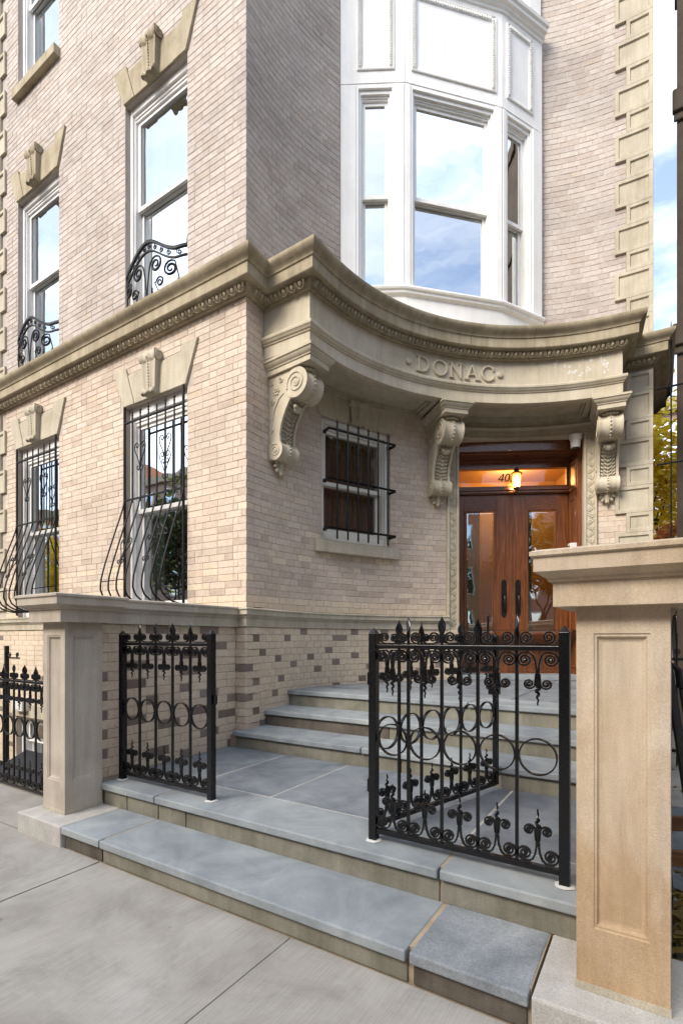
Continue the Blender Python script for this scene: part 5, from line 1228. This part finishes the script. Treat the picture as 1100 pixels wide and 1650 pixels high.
g = MB(Fr((-2.630, GY), (1, 0))); g.prism([(0.023, 0.99), (0.045, 0.985), (0.052, 1.0), (0.052, 1.04), (0.045, 1.055), (0.023, 1.05)], -0.008, 0.008); o = g.build('strike_plate', M['iron'], None, bevel=0.002); tag(o, 'small black strike plate on the free post of the far gate panel', 'latch plate')
# sidewalk fence at the left
t, F, Ln = panel_('iron_area_fence', 'black scrollwork fence beyond the far pier with spiral finials', (-7.05, 2.44), (-4.02, 2.44), -0.02, 15, posts=(True, False), group=None, cat='fence', ztop=1.035, zp=1.10, caulk=False, zring=0.60)
g = MB(F); x = Ln-3.03+0.0; 
g = MB(Fr((-6.06, 2.75), (1, 0))); g.box(-0.018, 0.018, -0.018, 0.018, -0.0, 1.36); o = g.build('handrail_post', M['iron'], None); tag(o, 'taller black post with a scrolled arm behind the area fence', 'post')
for (c0, s_) in ((0.06, 1), (0.235, -1)):
    g = MB(Fr((-6.06, 2.75), (1, 0))); g.tube([(c0+x_, 0, 1.265+y_) for x_, y_ in spiral2(0, 0, 0.030, 0.008, radians(-90), 1.5, sgn=s_)], 0.006, 5); g.build('scroll', M['iron'], o, smooth=True)
g = MB(Fr((-6.06, 2.75), (1, 0))); g.box(0.018, 0.27, -0.008, 0.008, 1.222, 1.238); g.build('arm', M['iron'], o)

# areaway behind the fence
g = MB(); g.box(-14, -4.12, 2.56, YA-0.03, -1.3, -1.0); o = g.build('areaway_floor', M['concrete'], None); o['kind'] = 'structure'
g = MB(); g.box(-14, -4.12, 2.50, 2.56, -1.0, -0.02); o = g.build('areaway_wall', M['cast'], None); o['kind'] = 'structure'
g = MB(); g.box(-4.12, -3.83, 2.56, YA-0.04, -1.3, 1.563); o = g.build('areaway_side_wall', M['mortar'], None); o['kind'] = 'structure'
g = MB(Fr((-7.9, 3.1), (1, 0))); g.prismu([(0, -0.999), (0.75, -0.999), (0.75, -0.2), (0.0, -0.55)], 0, 1.25); o = g.build('cellar_hatch', M['ironold'], None, bevel=0.01); tag(o, 'dark sloping cellar hatch down in the areaway behind the fence', 'hatch')
g = MB(Fr((-7.9, 3.1), (1, 0))); g.box(0.03, 1.22, 0.02, 0.05, -0.50, -0.44); g.build('rim', M['ironold'], o)
g = MB(FA); g.box(-8.66, -8.35, -0.14, -0.032, 0.30, 0.47); o = g.build('meter_box', M['plastic'], None, bevel=0.01); tag(o, 'small white box fixed to the base wall behind the fence', 'meter box')
g = MB(FA); g.box(-8.60, -8.41, -0.150, -0.141, 0.33, 0.44); g.build('cover', M['plastic'], o)

# tall security fence between the house and its neighbour
t = thing('security_rail_fence', 'thin rusty iron rails and rods between the building corner and the dark neighbour', 'fence', (0.1, 8.12, 0))
for z in (4.84, 3.81, 2.78):
    g = MB(); rod(g, (-0.02, 8.13, z), (1.6, 8.13, z+0.02), 0.014); g.build('rail', M['ironold'], t, smooth=True)
for i, x in enumerate((0.145, 0.34, 0.53, 0.72)):
    g = MB(); rod(g, (x, 8.10, 0.0), (x, 8.10, 5.6), 0.011); g.tube([(x, 8.10, 5.6), (x, 8.10, 5.72)], [0.011, 0.002], 6); g.build('rod', M['ironold'], t, smooth=True)

# ================================================================== SURROUNDINGS
# dark neighbour
nb_ = thing('neighbour_house', 'shaded dark brownstone house rising at the right edge beyond the rails', 'house', (0.23, 9.5, 0))
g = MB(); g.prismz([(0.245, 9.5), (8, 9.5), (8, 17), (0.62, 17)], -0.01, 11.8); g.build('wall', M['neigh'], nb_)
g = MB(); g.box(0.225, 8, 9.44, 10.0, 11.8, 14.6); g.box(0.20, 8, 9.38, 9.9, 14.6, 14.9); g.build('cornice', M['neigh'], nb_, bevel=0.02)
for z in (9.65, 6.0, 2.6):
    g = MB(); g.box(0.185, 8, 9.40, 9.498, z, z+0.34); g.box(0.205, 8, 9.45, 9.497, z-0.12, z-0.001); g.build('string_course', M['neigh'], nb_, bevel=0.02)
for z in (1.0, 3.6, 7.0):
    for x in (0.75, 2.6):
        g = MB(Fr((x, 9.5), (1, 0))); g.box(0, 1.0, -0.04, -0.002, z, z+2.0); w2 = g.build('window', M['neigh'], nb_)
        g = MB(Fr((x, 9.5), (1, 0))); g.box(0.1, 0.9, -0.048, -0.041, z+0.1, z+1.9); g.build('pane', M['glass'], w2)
# neighbour's dark area gate seen past the near pier
t = thing('dark_area_gate', 'dark scrolled area gate in shade beyond the near pier', 'gate', (0.4, 6.6, 0))
g = MB(); g.box(0.06, 0.10, 6.56, 6.62, 0, 1.62); g.build('post', M['ironold'], t)
for z in (1.2, 0.2):
    g = MB(); g.box(0.101, 1.6, 6.58, 6.60, z, z+0.03); g.build('rail', M['ironold'], t)
for i in range(11):
    x = 0.17+i*0.13; g = MB(); rod(g, (x, 6.59, 0.05), (x, 6.59, 1.5), 0.009); g.tube([(x+a, 6.59, 1.30+b) for a, b in spiral2(0, 0, 0.035, 0.01, radians(-90), 1.4)], 0.006, 5); g.build('bar', M['ironold'], t, smooth=True)
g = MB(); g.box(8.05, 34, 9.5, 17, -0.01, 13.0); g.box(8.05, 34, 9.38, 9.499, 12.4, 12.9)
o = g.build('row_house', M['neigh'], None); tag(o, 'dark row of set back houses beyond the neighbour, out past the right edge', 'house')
# bench and leaves
t = thing('leaning_bench', 'folded bench with black speckled end frame and brown slats leaning beyond the near pier', 'bench', (0.22, 3.9, 0))
def beam(g, a, b, w2, h2):
    a, b = Vector(a), Vector(b); g.bar([tuple(a), tuple(b)], w2, h2, up=(1, 0, 0))
g = MB(); beam(g, (0.06, 4.25, 1.24), (0.21, 3.75, 0.02), 0.11, 0.05); g.build('end_frame', M['ironold'], t, bevel=0.01)
g = MB(); beam(g, (0.145, 4.30, 1.10), (0.30, 3.80, 0.02), 0.09, 0.05); g.build('end_frame', M['ironold'], t, bevel=0.01)
g = MB(); g.tube([(0.03, 4.24, 1.20), (0.07, 4.22, 1.27), (0.12, 4.25, 1.22), (0.13, 4.25, 1.1)], 0.022, 8); g.build('arm_loop', M['ironold'], t, smooth=True)
for y, z in ((3.55, 0.33), (3.35, 0.20)):
    g = MB(); g.box(0.075, 1.2, y, y+0.03, z, z+0.085); o = g.build('slat', M['slat'], t, bevel=0.004); o.rotation_euler = (0, radians(-9), 0)
for xq in (0.35, 1.05):
    g = MB(); g.box(xq, xq+0.04, 3.33, 3.60, 0.0, 0.26); g.build('leg', M['ironold'], t)
lm = MB(); r4 = random.Random(5)
def leafq(mb, c, s_, r_, flat=False):
    a = r_.random()*6.28; tl = (r_.random()-0.5)*(0.7 if flat else 3.0); b = r_.random()*6.28
    u = Vector((cos(a), sin(a), sin(tl)*0.6)).normalized(); v_ = u.cross(Vector((cos(b)*0.6, sin(b)*0.6, 1))).normalized()
    c = Vector(c); mb.add([tuple(c-u*s_), tuple(c+v_*s_*0.55), tuple(c+u*s_), tuple(c-v_*s_*0.55)], [(0, 1, 2, 3)])
for i in range(900):
    x = 0.07+r4.random()*1.0; y = 2.55+r4.random()**1.3*0.95; h_ = 0.16*max(0, 1-abs(y-2.85)/0.45)
    leafq(lm, (x, y, 0.006+h_*r4.random()), 0.035+0.02*r4.random(), r4, True)
for i in range(160): leafq(lm, (0.07+r4.random()*1.3, 3.4+r4.random()*4.5, 0.008), 0.035, r4, True)
lm.build('fallen_leaves', M['fleaf'], None, kind='stuff'); bpy.data.objects['fallen_leaves']['label'] = 'drift of fallen yellow and brown leaves beyond the near pier'

# trees
def tree(name, lab, cat, x, y, h_, cr, zc, mat, seed, nleaf, ls, trunk=0.12, group=None, squash=1.0):
    r_ = random.Random(seed); t = thing(name, lab, cat, (x, y, 0), group)
    g = MB(); tips = []
    def limb(p, d_, L_, rad, lv):
        P_ = [p]; q = Vector(p); dd = Vector(d_)
        for k_ in range(4):
            dd = (dd+Vector((r_.uniform(-.22, .22), r_.uniform(-.22, .22), r_.uniform(-.05, .18)))).normalized(); q = q+dd*L_/4; P_.append(tuple(q))
        g.tube(P_, [rad*(1-0.12*k_) for k_ in range(5)], 6 if lv < 2 else 4); tips.append((q, lv))
        if lv < 3:
            for k_ in range(3 if lv else 4):
                a = r_.random()*6.28; limb(P_[r_.choice((2, 3, 4))], (dd+Vector((cos(a), sin(a), 0.25))*0.9).normalized(), L_*0.62, rad*0.5, lv+1)
    limb((x, y, -0.02), (0, 0, 1), h_*0.45, trunk, 0)
    g.build('trunk', M['bark'], t, smooth=True)
    cl = [(q, lv) for q, lv in tips if lv >= 1]; f = MB()
    cents = [(x+r_.gauss(0, cr*0.42), y+r_.gauss(0, cr*0.42), zc+r_.gauss(0, cr*0.42*squash)) for _ in range(26)]+[tuple(q) for q, lv in cl if r_.random() < 0.6]
    for i in range(nleaf):
        c = r_.choice(cents); leafq(f, (c[0]+r_.gauss(0, cr*0.13), c[1]+r_.gauss(0, cr*0.13), c[2]+r_.gauss(0, cr*0.11)), ls*(0.7+0.6*r_.random()), r_)
    f.build('crown', M[mat], t); return t
tree('yellow_tree', 'bright yellow autumn tree seen in the gap beside the building corner', 'tree', 0.55, 17.5, 9.0, 2.5, 6.2, 'yleaf', 3, 5200, 0.12)
tree('red_shrub', 'red and orange leaved shrub low in the gap beside the building corner', 'shrub', 0.25, 15.2, 4.2, 0.8, 3.7, 'rleaf', 8, 1100, 0.085, 0.04)
tree('garden_tree', 'low pale green tree behind the red shrub in the gap', 'tree', 0.6, 22.5, 4.5, 1.6, 3.6, 'gleaf', 9, 1300, 0.12)
tree('yard_tree', 'dense green tree in the neighbouring yard past the right edge', 'tree', 8.5, 6.3, 10.0, 3.4, 6.5, 'gleaf', 41, 5200, 0.22, 0.16)
tree('yard_tree', 'second yard tree farther along the row past the right edge', 'tree', 14.5, 7.6, 11.0, 3.6, 7.6, 'gleaf', 42, 4200, 0.24, 0.16)
for i, (x, y) in enumerate(((13.0, -3.2), (3.5, -3.2), (-20, -3.0), (-31, -3.4), (19, -13.2), (8, -13.5), (-14, -13.4), (-26, -13.2), (-40, -13.4))):
    tree('street_tree', ['green street tree'][0]+[' across from the doors', ' behind the viewer', ' along the near kerb', ' farther along the near kerb', ' on the far kerb to the right', ' on the far kerb facing the doors', ' on the far kerb to the left', ' on the far kerb farther left', ' at the far end of the far kerb'][i], 'tree', x, y, 10.5, 3.0, 7.4, 'yleaf' if i in (2, 3, 6, 8) else 'gleaf', 20+i, 3000, 0.22, 0.17, group='trees along the street') if not (i in (1, 2)) else None
def far_house(x0, x1, y0, y1, h_, mat, lab, wmat, group, front=-1, nf=4, nw=3, lab2=None):
    t = thing('brick_house', lab, 'building', ((x0+x1)/2, (y0+y1)/2, 0), group); g = MB(); g.box(x0, x1, y0, y1, -0.02, h_); g.build('wall', M[mat], t)
    F = Fr((x0, y0), (1, 0)) if front < 0 else Fr((x1, y1), (-1, 0)); W_ = x1-x0
    g = MB(F); g.box(-0.1, W_+0.1, -0.35, 0.0, h_-0.5, h_+0.1); g.build('cornice', M['sand'], t)
    for i in range(nf):
        for j in range(nw):
            u = W_*(j+0.5)/nw; z = 1.6+i*(h_-1.5)/nf
            g = MB(F); g.box(u-0.6, u+0.6, -0.05, -0.002, z-0.1, z+1.9); w2 = g.build('window', M['offwhite'], t)
            g = MB(F); g.box(u-0.48, u+0.48, -0.06, -0.051, z, z+1.8); g.build('pane', M['glass'], w2)
    return t
far_house(-5, 5.5, 30, 38, 13.2, 'pinkbrick', 'pink brick apartment building far behind the yellow tree', 'offwhite', None)
xx = -62; k_ = 0
for wd_ in (9, 8, 9.5, 8, 9, 10, 8, 9, 8.5, 10, 8, 9, 9, 8):
    h_ = (14.5, 13, 15.5, 13.8)[k_ % 4]
    far_house(xx, xx+wd_, -27, -17, h_, 'redbrick' if k_ % 3 else 'pinkbrick', 'brick house across the street behind the viewer, unit '+['first', 'second', 'third', 'fourth', 'fifth', 'sixth', 'seventh', 'eighth', 'ninth', 'tenth', 'eleventh', 'twelfth', 'thirteenth', 'fourteenth'][k_]+' from its left end', 'offwhite', 'brick houses across the street', front=1, nf=4, nw=3); xx += wd_+0.05; k_ += 1
print('objects', len(bpy.data.objects), 'bricks', len(BR))
